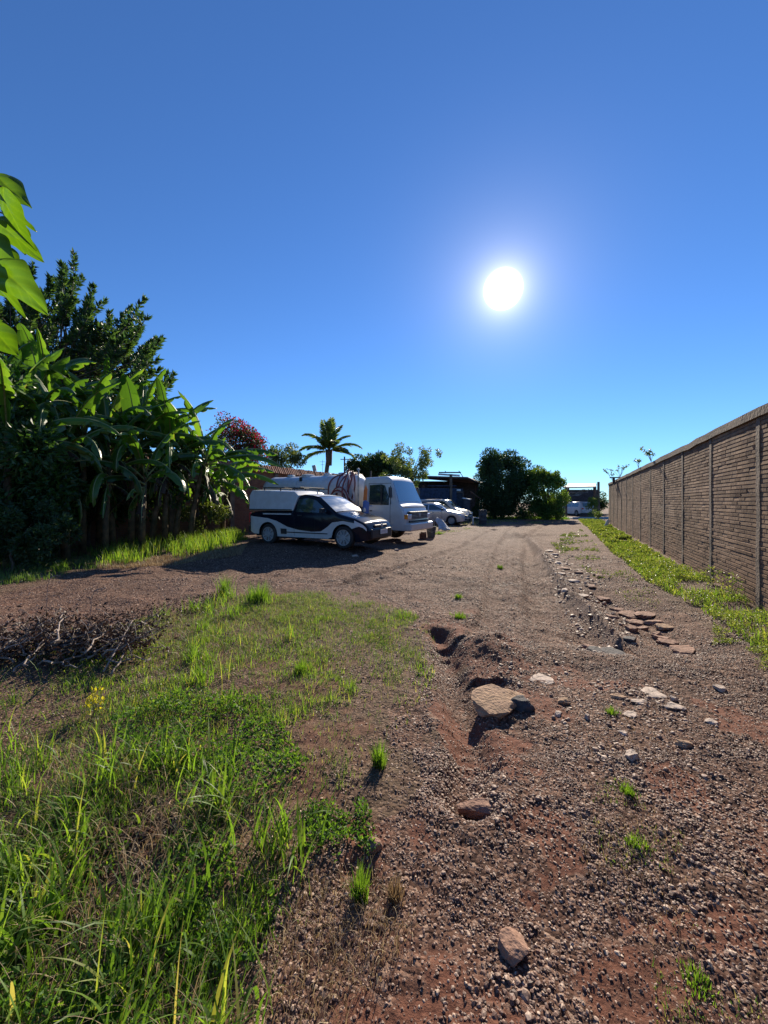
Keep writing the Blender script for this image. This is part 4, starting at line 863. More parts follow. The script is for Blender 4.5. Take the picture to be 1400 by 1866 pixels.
# ------------------------------------------------------------------ banana plants
def banana_leaf(parent, st, az, e0, L, Wd, droop, torn, mat=None):
    n = 26; pts = []; p = np.array(st, float); el = e0; ds = L / n; side = np.array([-math.sin(az), math.cos(az), 0]); fr = []
    for i in range(n + 1):
        t = np.array([math.cos(az) * math.cos(el), math.sin(az) * math.cos(el), math.sin(el)]); nn = np.cross(side, t) * -1
        nn = np.cross(t, side); fr.append((p.copy(), t, nn)); p = p + t * ds; el -= droop / n * (.4 + 1.4 * i / n)
    V = []; Q = []; T = []; p0 = 4; base_t = random.uniform(.1, .8)
    for sg in (1, -1):
        i = p0
        while i < n:
            k = min(n - i, max(1, int(random.expovariate(1 / 3.0)) + 1) if torn > .3 else random.randint(4, 10)); dr = random.uniform(.05, .4) + torn * random.uniform(0, 2.0)
            sh = random.uniform(-.1, .25) * torn; tt = min(1, max(0, base_t + random.uniform(-.15, .15))); short = random.uniform(.55, 1) if torn > .3 else 1
            for j in range(k):
                rows = []
                for e in (0, 1):
                    q, t, nn = fr[i + j + e]; u = (i + j + e - p0) / (n - p0); w = Wd * .5 * min(1, (math.sin(math.pi * min(1, u * .94 + .06)) ** .55)) * short
                    if u > .98: w *= .3
                    if (j == 0 and e == 0) or (j == k - 1 and e == 1): w *= 1 - .5 * min(1, torn)
                    row = []; cur = q.copy(); a = .12
                    for m in range(4):
                        row.append(cur.copy()); a += dr / 3 * (1.2 if m else .5)
                        dirv = sg * side * math.cos(a) - nn * math.sin(a) + t * (sh + .18); dirv = dirv / np.linalg.norm(dirv); dirv = dirv + np.array([0, 0, -.18 * torn * m]); cur = cur + dirv * w / 3
                    rows.append(row)
                b = len(V); V += rows[0] + rows[1]; T += [tt, tt, tt + .02, tt + (.35 if random.random() < .25 else .04)] * 2
                for m in range(3): Q.append((b + m, b + m + 1, b + 5 + m, b + 4 + m))
            i += k
    o = npmesh('leaf', V, [np.array(Q)], mat or L_['banana'], parent, attrs={'tint': np.clip(T, 0, 1)}, smooth=False)
    mb = MB(); mb.tube([tuple(fr[i][0]) for i in range(0, n + 1, 2)], .028, 5, .006); r = mb.build('midrib', M['rib'], o, smooth=True)
M['rib'] = pbr('banana_midrib', (.22, .24, .09), .5, noise=.2)
def banana(px, Y, h, nl, label, lean=0, face=None, L=(1.9, 2.7), seed=0):
    nl += 2
    random.seed(100 + seed); h += .35; bx = sx(px, Y); bz = g1z(bx, Y)
    t = thing('banana_plant', label, 'banana plant', (bx, Y, bz), 0, 'banana plants along the left wall')
    lx, ly = lean * random.uniform(.6, 1), random.uniform(-.2, .2)
    mb = MB(); mb.tube([(0, 0, -.1), (lx * .2, ly * .2, h * .35), (lx * .55, ly * .5, h * .7), (lx, ly, h)], .105, 10, .06); mb.build('stem', M['bstem'], t, smooth=True)
    a0 = random.uniform(0, 6.28)
    for i in range(nl):
        az = a0 + i * 2.4 + random.uniform(-.3, .3); age = i / max(1, nl - 1)
        e0 = R(84 - 62 * age + random.uniform(-6, 6)); banana_leaf(t, (lx, ly, h - .35 * age), az, e0, random.uniform(*L), random.uniform(.42, .62), R(55 + 75 * age), random.choice([.5, .9, 1.15, 1.3]) * (.6 + .4 * age))
    if 'rightmost leaf tips' in label or 'reaches over' in label:
        for az, e0, Lq in ((-.15, 22, 3.0), (-.55, 5, 2.6), (.25, 35, 2.6), (-.9, 28, 2.4)): banana_leaf(t, (lx, ly, h - .2), az, R(e0), Lq, .6, R(62), 1.1)
    # dry hanging leaves against the stem
    for i in range(5):
        az = random.uniform(0, 6.28); banana_leaf(t, (lx * .8, ly * .8, h * .8), az, R(random.uniform(-50, 10)), random.uniform(1.0, 1.7), .38, R(60), 1.0, L_['dead'] if i < 3 else None)
BAN = [(238, 11.9, 2.9, 8, 'banana plant with orange brown stem, rightmost of the tall clump above the bright grass', .25), (205, 11.6, 3.1, 9, 'banana plant with pale stem in the middle of the clump above the bright grass', -.1),
       (150, 10.9, 3.1, 9, 'banana plant with thin bright stem standing alone left of the clump', .05), (275, 12.8, 2.7, 9, 'banana plant leaning right with torn leaves rising against the sky', .7),
       (318, 13.4, 2.5, 9, 'banana plant with ragged leaves left of the bougainvillea', .5), (100, 10.4, 3.3, 9, 'banana plant half hidden behind the dark shrubs on the left', -.1),
       (45, 9.8, 3.3, 9, 'banana plant with white edged leaf tips near the left border of the photo', .1), (-25, 9.3, 3.2, 8, 'banana plant at the very left border behind the dark shrub', .2),
       (180, 12.4, 3.9, 9, 'tallest banana plant at the back of the clump under the dark tree', .1), (365, 14.8, 2.1, 8, 'low banana plant whose long leaf reaches over the back of the pickup', .5),
       (70, 10.9, 4.0, 8, 'tall banana plant below the dark tree, left of the tallest one', .1), (252, 13.0, 3.5, 8, 'banana plant with upright yellow green leaves behind the rightmost stem', .2),
       (120, 9.9, 2.5, 8, 'shorter banana plant in the front row left of the thin bright stem', -.2), (190, 10.9, 2.2, 7, 'short front row banana plant with drooping leaves between the thin stem and the clump', .1), (258, 11.7, 2.0, 7, 'short front row banana plant right of the orange brown stem', .3),
       (15, 8.9, 2.6, 8, 'front row banana plant at the left border over the low dark shrub', .1), (345, 13.4, 2.6, 8, 'banana plant with the rightmost leaf tips against the sky', .6), (300, 12.9, 3.2, 8, 'tall banana plant with a vertical torn leaf against the sky', .3),
       (405, 16.4, 1.7, 6, 'small banana plant just behind the canopy of the pickup', .3)]
for i, b in enumerate(BAN): banana(b[0], b[1], b[2], b[3], b[4], b[5], seed=i)
# ------------------------------------------------------------------ dark tree with bottle brush shoots
def brush_tree():
    base = (sx(40, 15.0), 15.0); t = thing('dark_tree', 'tall dark tree with bottle brush shoots rising above the bananas', 'tree', (base[0], base[1], 0)); off = np.array([base[0], base[1], 0])
    ends = [(135, 462), (112, 480), (60, 482), (32, 505), (20, 540), (92, 505), (150, 505), (75, 530), (190, 548), (165, 560), (200, 570), (240, 560), (262, 545), (268, 578), (225, 588), (130, 560), (255, 600), (210, 615),
            (292, 622), (270, 635), (150, 610), (100, 580), (50, 570), (10, 590), (60, 620), (120, 640), (180, 650), (230, 655), (-20, 560), (-40, 500), (-60, 600), (-100, 540), (20, 650), (90, 660), (-30, 660), (250, 680), (200, 690), (140, 700), (60, 700), (0, 710)]
    P = []; A = []; mb = MB(); hub = at(70, 700, 15.0); mb2 = MB()
    mb.tube([(0, 0, -.2), (.2, 0, 2.5), (.5, 0, 4.5), hub - Vector(off)], .28, 10, .16)
    allend = [(q[0], q[1], 14 + random.uniform(-1.2, 2.0)) for q in ends] + [(q[0] + random.uniform(-45, 30), q[1] + random.uniform(15, 90), 14.5 + random.uniform(-1.5, 2.5)) for q in ends for _ in range(7)]
    for (px, py, Yq) in allend:
        e = at(px, py, Yq); d0 = (e - hub); d = (d0.normalized() * .55 + Vector((random.uniform(-.25, .4), random.uniform(-.3, .3), random.uniform(.3, .9)))).normalized()
        l = random.uniform(.8, 1.35); s = e - d * l; c = hub.lerp(s, .5) + Vector((random.uniform(-.5, .5), random.uniform(-.5, .5), random.uniform(-.6, .1))); mb.tube([hub.lerp(c, .3) - Vector(off), c - Vector(off), s - Vector(off), e - Vector(off)], .028, 5, .008)
        nl = 110; u = rng.uniform(0, 1, nl); pos = np.array(s)[None] + np.array(d)[None] * (u * l)[:, None]; r = rdir(nl); r = unit(r - (r @ np.array(d))[:, None] * np.array(d)[None]); ax = r * (.95 - .45 * u)[:, None] + np.array(d)[None] * (.35 + .5 * u ** 3)[:, None]
        P.append(pos); A.append(ax)
    mb.build('trunk', M['trunk'], t, smooth=True); P = np.concatenate(P) - off; A = np.concatenate(A); n = len(P)
    leaves('crown', P, A, .22 * rng.uniform(.7, 1.2, n), .08, L_['dark'], rng.uniform(0, 1, n), t)
brush_tree()
# ------------------------------------------------------------------ dark shrubs filling the left edge
def pxblob(px, py, Y, rpx, rpy, depth, n, rc): c = at(px, py, Y); return blob_clumps((c.x, c.y, c.z), (rpx * Y / F, depth, rpy * Y / F), n, rc)
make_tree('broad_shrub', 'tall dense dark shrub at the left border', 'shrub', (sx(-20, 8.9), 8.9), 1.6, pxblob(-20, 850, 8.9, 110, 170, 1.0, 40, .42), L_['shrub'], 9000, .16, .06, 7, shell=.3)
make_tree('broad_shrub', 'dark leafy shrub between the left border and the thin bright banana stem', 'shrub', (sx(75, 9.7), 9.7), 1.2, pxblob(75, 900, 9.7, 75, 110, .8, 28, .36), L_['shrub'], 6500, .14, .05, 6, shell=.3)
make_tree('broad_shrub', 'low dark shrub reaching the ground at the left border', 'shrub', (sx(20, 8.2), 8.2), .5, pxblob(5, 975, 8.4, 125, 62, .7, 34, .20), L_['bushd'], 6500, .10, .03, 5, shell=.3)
make_tree('broad_shrub', 'pale flecked shrub behind the bright grass left of the pickup', 'shrub', (sx(372, 14.6), 14.6), .6, pxblob(372, 945, 14.6, 50, 30, .5, 18, .25), L_['mid'], 2600, .09, .03, 5, shell=.3)
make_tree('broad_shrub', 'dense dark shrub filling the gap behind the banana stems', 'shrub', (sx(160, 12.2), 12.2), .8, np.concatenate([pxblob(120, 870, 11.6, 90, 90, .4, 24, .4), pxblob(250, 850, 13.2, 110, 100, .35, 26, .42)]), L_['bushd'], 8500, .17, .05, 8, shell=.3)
# ------------------------------------------------------------------ broad leaves close to the eye at the left border
def broadleaf(parent, P, d, nrm, L, W, lob=.22):
    P = np.array(P, float); nrm = np.array(nrm, float); d = np.array(d, float); d /= np.linalg.norm(d); s = np.cross(d, nrm); s /= np.linalg.norm(s); n_ = np.cross(s, d); V = []; Q = []; nu, nv = 44, 10
    ph = random.uniform(0, 6); cur = random.uniform(.4, 1.0)
    for i in range(nu + 1):
        u = i / nu; w = W * .5 * (math.sin(math.pi * min(1, u ** .62)) ** .8) * (1 + lob * math.sin(u * 5.5 + ph) * (u > .15)); w = max(w, .003) 
        c = P + d * L * u - n_ * L * cur * u * u * .5 + s * .04 * L * math.sin(u * 4 + ph)
        for j in range(-nv, nv + 1):
            v = j / nv; V.append(c + s * w * v + n_ * (abs(v) * w * .35 - v * v * w * .5 + .004 * math.sin(u * 11 + v * 4 + ph)))
    m = 2 * nv + 1
    for i in range(nu):
        for j in range(m - 1): Q.append((i * m + j, i * m + j + 1, (i + 1) * m + j + 1, (i + 1) * m + j))
    t_ = []
    for k in range(len(V)):
        v = abs((k % m) - nv) / nv; u = (k // m) / nu; t_.append(.15 + .35 * (fbm(np.array([u * 6 + ph]), np.array([v * 3.0]), 3)[0]) + (.5 if v < .06 else .0) + .38 * max(0, math.sin(u * 40 - v * 9)) ** 6)
    npmesh('leaf', V, [np.array(Q)], L_['broad'], parent, attrs={'tint': t_})
bt = thing('broad_leaf_tree', 'bright green broad leaves hanging in from the left border close to the viewer', 'tree', (-2.75, 2.15, 0)); random.seed(5)
mb = MB(); mb.tube([(0, 0, -.1), (.05, 0, 1.2), (.0, .05, 2.4), (.15, .1, 3.6)], .07, 10, .035); mb.build('trunk', M['trunk'], bt, smooth=True)
LF = [((-12, 318), (43, 352), 2.05, .2, .20), ((4, 340), (24, 440), 2.0, .28, .21), ((26, 384), (54, 424), 2.15, .20, .11), ((-8, 395), (42, 455), 2.1, .30, .2), ((-14, 470), (6, 566), 2.0, .3, .15),
      ((-2, 470), (48, 545), 2.05, .42, .27), ((-10, 440), (20, 505), 2.2, .26, .19), ((-24, 585), (14, 636), 2.1, .24, .19), ((-30, 330), (5, 372), 2.2, .3, .25), ((-34, 420), (2, 480), 2.1, .3, .22), ((-40, 500), (14, 520), 2.15, .3, .22), ((-60, 300), (-30, 380), 2.2, .3, .2), ((20, 395), (36, 455), 2.2, .3, .16)]
tw = MB()
for (a, b, Y, L, W) in LF:
    p0 = at(a[0], a[1], Y); p1 = at(b[0], b[1], Y + random.uniform(-.1, .1)); d = p1 - p0; q = p0 - Vector((-2.75, 2.15, 0))
    broadleaf(bt, q, d, (random.uniform(-.3, .3), -1, .35 + random.uniform(-.2, .3)), d.length * 1.08, W * .75)
    tw.tube([(0.03, .03, min(3.4, q.z + .1)), (q.x * .5, q.y * .5, q.z + .12), q], .008, 5, .004)
tw.build('twig', M['trunk'], bt, smooth=True)
# ------------------------------------------------------------------ bougainvillea, far trees, palm
c = np.concatenate([pxblob(440, 805, 19.4, 38, 32, .8, 26, .38), pxblob(415, 790, 19.6, 25, 30, .8, 12, .35), pxblob(460, 828, 19.3, 18, 16, .5, 12, .28), pxblob(428, 838, 19.2, 40, 16, .5, 24, .34)])
bg = make_tree('bougainvillea', 'bougainvillea with deep pink flowers spilling over the tiled wall', 'bougainvillea', (sx(432, 19.8), 19.8), 2.8, c, L_['bushd'], 6000, .12, .10, 9)
P, d, k = clump_pts(c, 5200, .12); d2 = np.clip(d[:, 2] + .5 * d[:, 0] + .55, 0, 1); keep = rng.uniform(0, 1, len(P)) < d2; P = P[keep] + d[keep] * .06
leaves('flowers', P - np.array(bg.location), rdir(len(P)), .10 * rng.uniform(.7, 1.3, len(P)), .085, L_['boug'], rng.uniform(0, 1, len(P)), bg)
make_tree('tree', 'small rounded olive green tree behind the tiled wall, left of the palm', 'tree', (sx(520, 30), 30), 3.0, np.concatenate([pxblob(518, 836, 30, 36, 25, 1.4, 34, .36)]), L_['mid'], 4200, .17, .10, 9, shell=.4)
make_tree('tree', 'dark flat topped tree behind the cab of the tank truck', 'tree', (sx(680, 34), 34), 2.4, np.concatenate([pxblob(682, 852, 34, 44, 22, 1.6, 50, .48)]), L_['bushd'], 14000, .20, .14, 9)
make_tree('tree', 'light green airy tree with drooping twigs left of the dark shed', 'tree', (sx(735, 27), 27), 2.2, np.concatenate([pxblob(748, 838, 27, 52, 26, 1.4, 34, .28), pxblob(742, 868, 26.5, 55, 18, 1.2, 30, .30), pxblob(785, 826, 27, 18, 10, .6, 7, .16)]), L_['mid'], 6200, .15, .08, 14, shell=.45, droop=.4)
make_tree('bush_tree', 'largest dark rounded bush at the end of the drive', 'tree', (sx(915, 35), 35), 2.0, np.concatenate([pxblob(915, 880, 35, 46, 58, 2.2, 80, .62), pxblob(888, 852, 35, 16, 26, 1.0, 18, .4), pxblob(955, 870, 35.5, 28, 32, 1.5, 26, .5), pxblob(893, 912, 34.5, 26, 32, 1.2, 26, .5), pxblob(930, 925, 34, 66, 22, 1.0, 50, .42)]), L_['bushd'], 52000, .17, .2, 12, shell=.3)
make_tree('bush_tree', 'lighter green bush with feathery top beside the carport', 'tree', (sx(998, 33.5), 33.5), 1.2, np.concatenate([pxblob(996, 900, 33.5, 34, 40, 1.5, 60, .42), pxblob(985, 866, 33.5, 24, 12, .9, 16, .26), pxblob(1018, 880, 33.5, 17, 18, .8, 18, .26), pxblob(995, 932, 33, 34, 14, .8, 26, .32)]), L_['bushl'], 26000, .15, .12, 10, shell=.35)
make_tree('bush', 'low bright bush at the foot of the wall beside the carport', 'bush', (sx(1080, 37), 37), .4, np.concatenate([pxblob(1080, 925, 37, 10, 14, .5, 12, .25), pxblob(1082, 908, 38, 8, 10, .5, 8, .2)]), L_['cover'], 2200, .12, .03, 4)
make_tree('bush', 'small brownish bush at the end of the verge beside the carport', 'bush', (sx(1091, 32), 32), .25, pxblob(1090, 936, 32, 9, 6, .4, 9, .16), L_['mid'], 900, .08, .02, 4)
make_tree('hedge', 'dark hedge closing the gap behind the carport and the end of the brick wall', 'hedge', (sx(1075, 50), 50), .6, np.concatenate([pxblob(1075, 912, 50, 42, 15, .8, 40, .55), pxblob(1040, 925, 50, 60, 12, .8, 30, .5)]), L_['bushd'], 9000, .22, .05, 5)
# wild plants growing on the top of the right wall
def wisp(px, py, Y, n, h, label):
    b = at(px, py, Y); t = thing('wall_weed', label, 'plant', tuple(b), 0, 'weeds growing on the brick wall'); mb = MB(); P = []; A = []
    for i in range(n):
        e = Vector((random.uniform(-1, .6) * h, random.uniform(-.4, .4) * h, random.uniform(.5, 1) * h)); m = e * .5 + Vector((0, 0, .15 * h)); mb.tube([(0, 0, -.05), m, e], .008, 4, .004)
        for j in range(14): u = random.random(); P.append(np.array(m.lerp(e, u))); A.append(rdir(1)[0])
    mb.build('stem', M['twig'], t); P = np.array(P); leaves('foliage', P, np.array(A), .10, .045, L_['mid'], rng.uniform(0, 1, len(P)), t)
random.seed(9)
def wtop(px): Z = F * 2.41 / (math.cos(R(25.94)) * (px - 1041)); return HY - (WH + .2 - H) * F / Z, Z
for px, n, h, lb in ((1117, 6, .75, 'wispy weed beside the bracket on top of the far brick wall'), (1130, 7, .7, 'bushier weed on the wall top just right of the bracket'), (1187, 5, .45, 'thin drooping weed on the wall top, nearest to the viewer'), (1164, 3, .3, 'smallest weed on top of the brick wall')):
    py, Z = wtop(px); wisp(px, py, Z, n, h, lb)
# coconut palm
pt = thing('coconut_palm', 'coconut palm with arching fronds rising behind the tank truck', 'palm tree', (sx(597, 32), 32, 0)); random.seed(21)
crz = Z_(822, 32); mb = MB(); mb.tube([(0, 0, -.1), (.1, 0, 2), (-.08, 0, 4), (.12, 0, crz - .2)], .20, 10, .17); mb.tube([(.12, 0, crz - 1.2), (.12, 0, crz + .1)], .24, 10, .30); mb.build('trunk', M['palmtrunk'], pt, smooth=True)
FR = [(-1, .2, 30, 2.7, 75), (-1, -.3, 62, 2.6, 85), (-.9, .4, 8, 2.5, 60), (1, .1, 35, 2.8, 75), (1, -.4, 8, 2.4, 60), (.8, .5, 60, 2.4, 60), (-.3, -1, 78, 2.5, 35), (.3, -.6, 84, 2.6, 25), (.1, .8, 86, 2.7, 20), (-.5, .6, 80, 2.5, 30), (.5, .5, 76, 2.6, 40), (-.2, -.9, 50, 2.2, 90), (.4, -.9, 45, 2.2, 90), (.9, -.7, 22, 2.2, 80), (-.9, -.8, 30, 2.0, 80), (.0, 1, 55, 2.3, 70), (-.7, .9, 60, 2.3, 60), (.2, .1, 89, 2.6, 10)]
for (ax_, ay_, e0, Lf, dr) in FR:
    az = math.atan2(ay_, ax_); el = R(e0); p = np.array([.12, 0, crz]); n = 22; sp = []; 
    for i in range(n + 1): t = np.array([math.cos(az) * math.cos(el), math.sin(az) * math.cos(el), math.sin(el)]); sp.append((p.copy(), t)); p = p + t * Lf / n; el -= R(dr) / n * (.3 + 1.4 * i / n)
    side = np.array([-math.sin(az), math.cos(az), 0]); P = []; A = []; Ls = []
    for i in range(3, n + 1):
        for k_ in range(4):
            for sg in (1, -1):
                u = i / n; q, t = sp[i]; P.append(q + t * (k_ / 4 * Lf / n)); A.append(sg * side * .8 + t * (.7 + .5 * u) + np.array([0, 0, -.45 * random.uniform(.3, 1.3)])); Ls.append(.55 * math.sin(math.pi * min(.97, u * .8 + .15)) ** .7 + .08)
    P = np.array(P); f = leaves('frond', P, np.array(A), np.array(Ls) * 1.2, .07, L_['palm'], rng.uniform(0, 1, len(P)), pt); mb = MB(); mb.tube([tuple(s_[0]) for s_ in sp[::2]], .035, 5, .01); mb.build('frond_rib', M['rib'], f)
# ------------------------------------------------------------------ loose stones
def ico(sub):
    bm = __import__('bmesh').new(); __import__('bmesh').ops.create_icosphere(bm, subdivisions=sub, radius=1); bm.verts.ensure_lookup_table()
    V = np.array([v.co[:] for v in bm.verts]); Fc = np.array([[v.index for v in f.verts] for f in bm.faces]); bm.free(); return V, Fc
def stone(name, label, cat, x, y, wx_, wy_, wz_, mat, rz=0, tilt=0, seed=0, sink=.3, ang=.25, group=None, flat=.75):
    V, Fc = ico(4); V = V.copy(); r = np.random.default_rng(seed + 500)
    for _ in range(11):        # chop planes to get broken faces
        n = unit(r.normal(size=3) * np.array([1, 1, .45])); d = r.uniform(.55, .9); s = V @ n - d; V -= np.where(s > 0, s, 0)[:, None] * n
    s = V[:, 2] - flat; V[:, 2] -= np.where(s > 0, s, 0) * .95
    nz = (fbm(V[:, 0] * 3 + seed, V[:, 1] * 3 + V[:, 2] * 2, seed, 4) - .5) * ang; V *= (1 + nz)[:, None]
    V *= np.array([wx_, wy_, wz_]) / 2 / .8; ct, st_ = math.cos(tilt), math.sin(tilt); V = np.stack([V[:, 0], V[:, 1] * ct - V[:, 2] * st_, V[:, 1] * st_ + V[:, 2] * ct], 1)
    c, s = math.cos(rz), math.sin(rz); V = np.stack([V[:, 0] * c - V[:, 1] * s, V[:, 0] * s + V[:, 1] * c, V[:, 2]], 1)
    o = npmesh(name, V, [Fc], mat, smooth=False); o.location = (x, y, g1z(x, y) + wz_ * (.5 - sink)); tag(o, label, cat, group); return o
def pstone(name, label, cat, px, py, wpx, hz, mat, dep=.7, **k):
    x, y = gp(px, py); w = wpx * y / F; return stone(name, label, cat, x, y, w, w * dep, hz, mat, **k)
pstone('concrete_slab', 'broken tan concrete slab jutting from the washed out hollow in mid drive', 'slab', 905, 1290, 92, .10, M['slab'], dep=.85, seed=1, sink=.15, tilt=R(7), flat=.35, rz=.1)
pstone('dark_stone', 'dark block touching the right side of the broken tan slab', 'stone', 952, 1292, 38, .11, M['darkrock'], dep=.8, seed=2)
pstone('stone', 'flat brown stone lying alone left of centre in the gravel below the slab', 'stone', 878, 1462, 80, .055, M['rock'], dep=.42, seed=3, sink=.25)
pstone('stone', 'squarish reddish stone in the near gravel at the bottom of the photo', 'stone', 935, 1735, 52, .05, M['rock'], dep=.9, seed=4, rz=.5)
pstone('stone', 'brown stone with its shadowed side beside the weeds at the edge of the grass', 'stone', 680, 1558, 28, .05, M['rock'], dep=.8, seed=5)
pstone('stone', 'small round orange brown stone right of the slab', 'stone', 1028, 1282, 24, .04, M['slab'], seed=6)
# pale chips in the middle of the drive
CH = [(1150, 1302, 30, 'pale chip with a dark underside, nearest of the chips right of the slab'), (1228, 1288, 28, 'pale chip lying furthest right among the chips'), (1227, 1276, 12, 'tiny pale chip touching the far side of the rightmost chip'), (1165, 1278, 26, 'pale flat chip above the nearest chip'),
      (1018, 1306, 18, 'small pale chip just right of the dark block'), (1071, 1311, 11, 'small round white pebble left of the nearest chip'), (1190, 1262, 34, 'long pale chip at the back of the group of chips'), (1128, 1268, 26, 'brown chip at the left of the group of chips'),
      (1312, 1254, 18, 'pale triangular chip alone near the verge'), (1135, 1340, 16, 'small pale chip below the nearest chip'), (1298, 1322, 22, 'long thin grey chip at the right of the drive'), (1150, 1386, 28, 'dull pale sliver in the gravel below the chips'),
      (985, 1236, 40, 'flat pale plate at the top of the hollow behind the slab'), (940, 1262, 30, 'thin brown plate just behind the broken slab'), (1245, 1360, 30, 'flat brown flake in the lower right gravel')]
for i, (px, py, w, lb) in enumerate(CH): pstone('stone_chip', lb, 'stone chip', px, py, w, .018 + .012 * (i % 3), M['pale'] if 'brown' not in lb else M['slab'], dep=random.uniform(.6, 1.1), seed=20 + i, rz=random.uniform(-1, 1), sink=.36, ang=.4, group='stone chips scattered in the drive')
# flat stones in the ditch
DT = [(1243, 1168, 50), (1222, 1152, 34), (1205, 1143, 28), (1212, 1128, 26), (1190, 1118, 30), (1178, 1107, 34), (1148, 1104, 36), (1160, 1116, 28), (1172, 1126, 20), (1198, 1136, 20), (1124, 1094, 22), (1150, 1134, 22)]
names_ = ['largest flat brown stone at the near end of the ditch stone row', 'second stone from the near end of the ditch row', 'third stone from the near end, half buried', 'fourth stone from the near end, against the verge side', 'fifth stone from the near end of the ditch row', 'sixth stone from the near end, broad and flat',
          'broadest flat slab at the far end of the ditch stones', 'flat stone in front of the broadest far slab', 'small rounded stone in the middle of the ditch row', 'small pale stone tucked between two larger ditch stones', 'dark lump at the far tip of the ditch row', 'lone flat stone left of the ditch row']
for (px, py, w), lb in zip(DT, names_): pstone('flat_stone', lb, 'stone', px, py, w, .075, M['rock'] if px % 3 else M['slab'], dep=random.uniform(.65, 1), seed=int(px), rz=random.uniform(-1, 1), sink=.32, tilt=random.uniform(-.2, .2), ang=.4, flat=.5, group='stones in the washed out ditch')
GS = [(1085, 1165, 34), (1118, 1172, 40), (1150, 1164, 26), (1075, 1152, 24), (1032, 1070, 20), (1022, 1045, 18), (1055, 1040, 16), (1018, 1022, 16), (1010, 1005, 14), (1080, 1063, 20), (1045, 1055, 24), (1100, 1080, 24), (1095, 1048, 18), (1060, 1078, 24), (1028, 1033, 22), (1002, 1000, 16), (1115, 1118, 22)]
adj = ['dark jagged', 'long dark', 'small dark', 'brown', 'pale', 'pale', 'grey', 'small pale', 'pale flat', 'grey flat', 'pale slanting', 'brown flat', 'small grey', 'long pale', 'brown', 'bright', 'lone brown']
wh = ['at the near end of the gully', 'right of the jagged one at the near end of the gully', 'at the right tip of the gully mouth', 'behind the jagged stone at the gully mouth', 'on the left bank edge half way along the gully', 'in the gully bend', 'right of the gully bend', 'where the gully narrows', 'near the far end of the gully', 'between gully and ditch row', 'in the middle of the gully bed', 'left of the ditch row top', 'furthest right in the upper gully', 'below the middle of the gully bed', 'just above the gully bend', 'at the very far end of the gully', 'between gully mouth and ditch row']
for i, (px, py, w) in enumerate(GS): pstone('gully_stone', adj[i] + ' stone ' + wh[i], 'stone', px, py, w, .05, M['darkrock'] if 'dark' in adj[i] else (M['pale'] if ('pale' in adj[i] or 'bright' in adj[i]) else M['rock']), dep=.8, seed=int(px) + 7, rz=random.uniform(-1, 1), sink=.2, group='stones in the eroded gully')
for px, py, lb in ((648, 992, 'small white stone under the front of the pickup'), (722, 987, 'grey stone on the shaded ground between pickup and truck'), (1102, 948, 'white rubble piece at the foot of the far wall'), (1107, 951, 'pale rubble lump right beside the white rubble piece')):
    x, y = gp(px, py); 
    if px < 1000: y = 10.0 if px < 700 else 11.6; x = sx(px, y)
    stone('stone', lb, 'stone', x, y, .16, .10, .07, M['pale'], seed=px)
# ------------------------------------------------------------------ gravel
def pebmat():
    m, t = newmat('pebble'); out = nd(t, 'ShaderNodeOutputMaterial'); p = nd(t, 'ShaderNodeBsdfPrincipled', ins={'Roughness': .62, 'Specular IOR Level': .45}); t.links.new(p.outputs[0], out.inputs[0])
    a = nd(t, 'ShaderNodeAttribute', attribute_name='tint'); c = ramp(t, a.outputs['Fac'], [(0, (.07, .031, .020)), (.4, (.16, .080, .054)), (.75, (.25, .15, .105)), (.93, (.36, .25, .18)), (1, (.52, .39, .29))])
    tcx = nd(t, 'ShaderNodeTexCoord'); n = nd(t, 'ShaderNodeTexNoise', ins={'Scale': 120, 'Detail': 3}); t.links.new(tcx.outputs['Object'], n.inputs['Vector'])
    mx = nd(t, 'ShaderNodeMix', data_type='RGBA', blend_type='MULTIPLY', ins={'Factor': 1.0}); t.links.new(c, mx.inputs[6]); t.links.new(ramp(t, n.outputs[0], [(.35, (.65, .6, .58)), (.65, (1.2, 1.2, 1.2))]), mx.inputs[7])
    t.links.new(mx.outputs[2], p.inputs['Base Color']); return m
def pebbles(x, y, sub, smin, smax, seed, jit=.55):
    n = len(x); V0, F0 = ico(sub); r = np.random.default_rng(seed); s = (smin + (smax - smin) * r.beta(1.3, 3.5, n)) * (.55 + .9 * fbm(x * 2.6, y * 2.6, 401, 3))
    sc = np.stack([s * r.uniform(.8, 1.25, n), s * r.uniform(.8, 1.25, n), s * r.uniform(.4, .75, n)], 1) / 2
    q = r.normal(size=(n, 4)) * np.array([1, .16, .16, 1]); q /= np.linalg.norm(q, axis=1, keepdims=True); w, a, b, c = q.T
    Rm = np.stack([1 - 2 * (b * b + c * c), 2 * (a * b - w * c), 2 * (a * c + w * b), 2 * (a * b + w * c), 1 - 2 * (a * a + c * c), 2 * (b * c - w * a), 2 * (a * c - w * b), 2 * (b * c + w * a), 1 - 2 * (a * a + b * b)], 1).reshape(n, 3, 3)
    J = 1 + jit * (r.uniform(size=(n, len(V0))) - .5)
    V = np.einsum('nij,nkj->nki', Rm, (V0[None] * J[:, :, None]) * sc[:, None, :]); z = gzr(x, y) + s * r.uniform(-.2, .14, n)
    V += np.stack([x, y, z], 1)[:, None, :]; Fc = (np.arange(n)[:, None, None] * len(V0) + F0[None]).reshape(-1, 3)
    return V.reshape(-1, 3), Fc, np.repeat(r.uniform(0, 1, n) ** 1.1, len(V0))
VV = []; FF = []; TT = []; off = 0
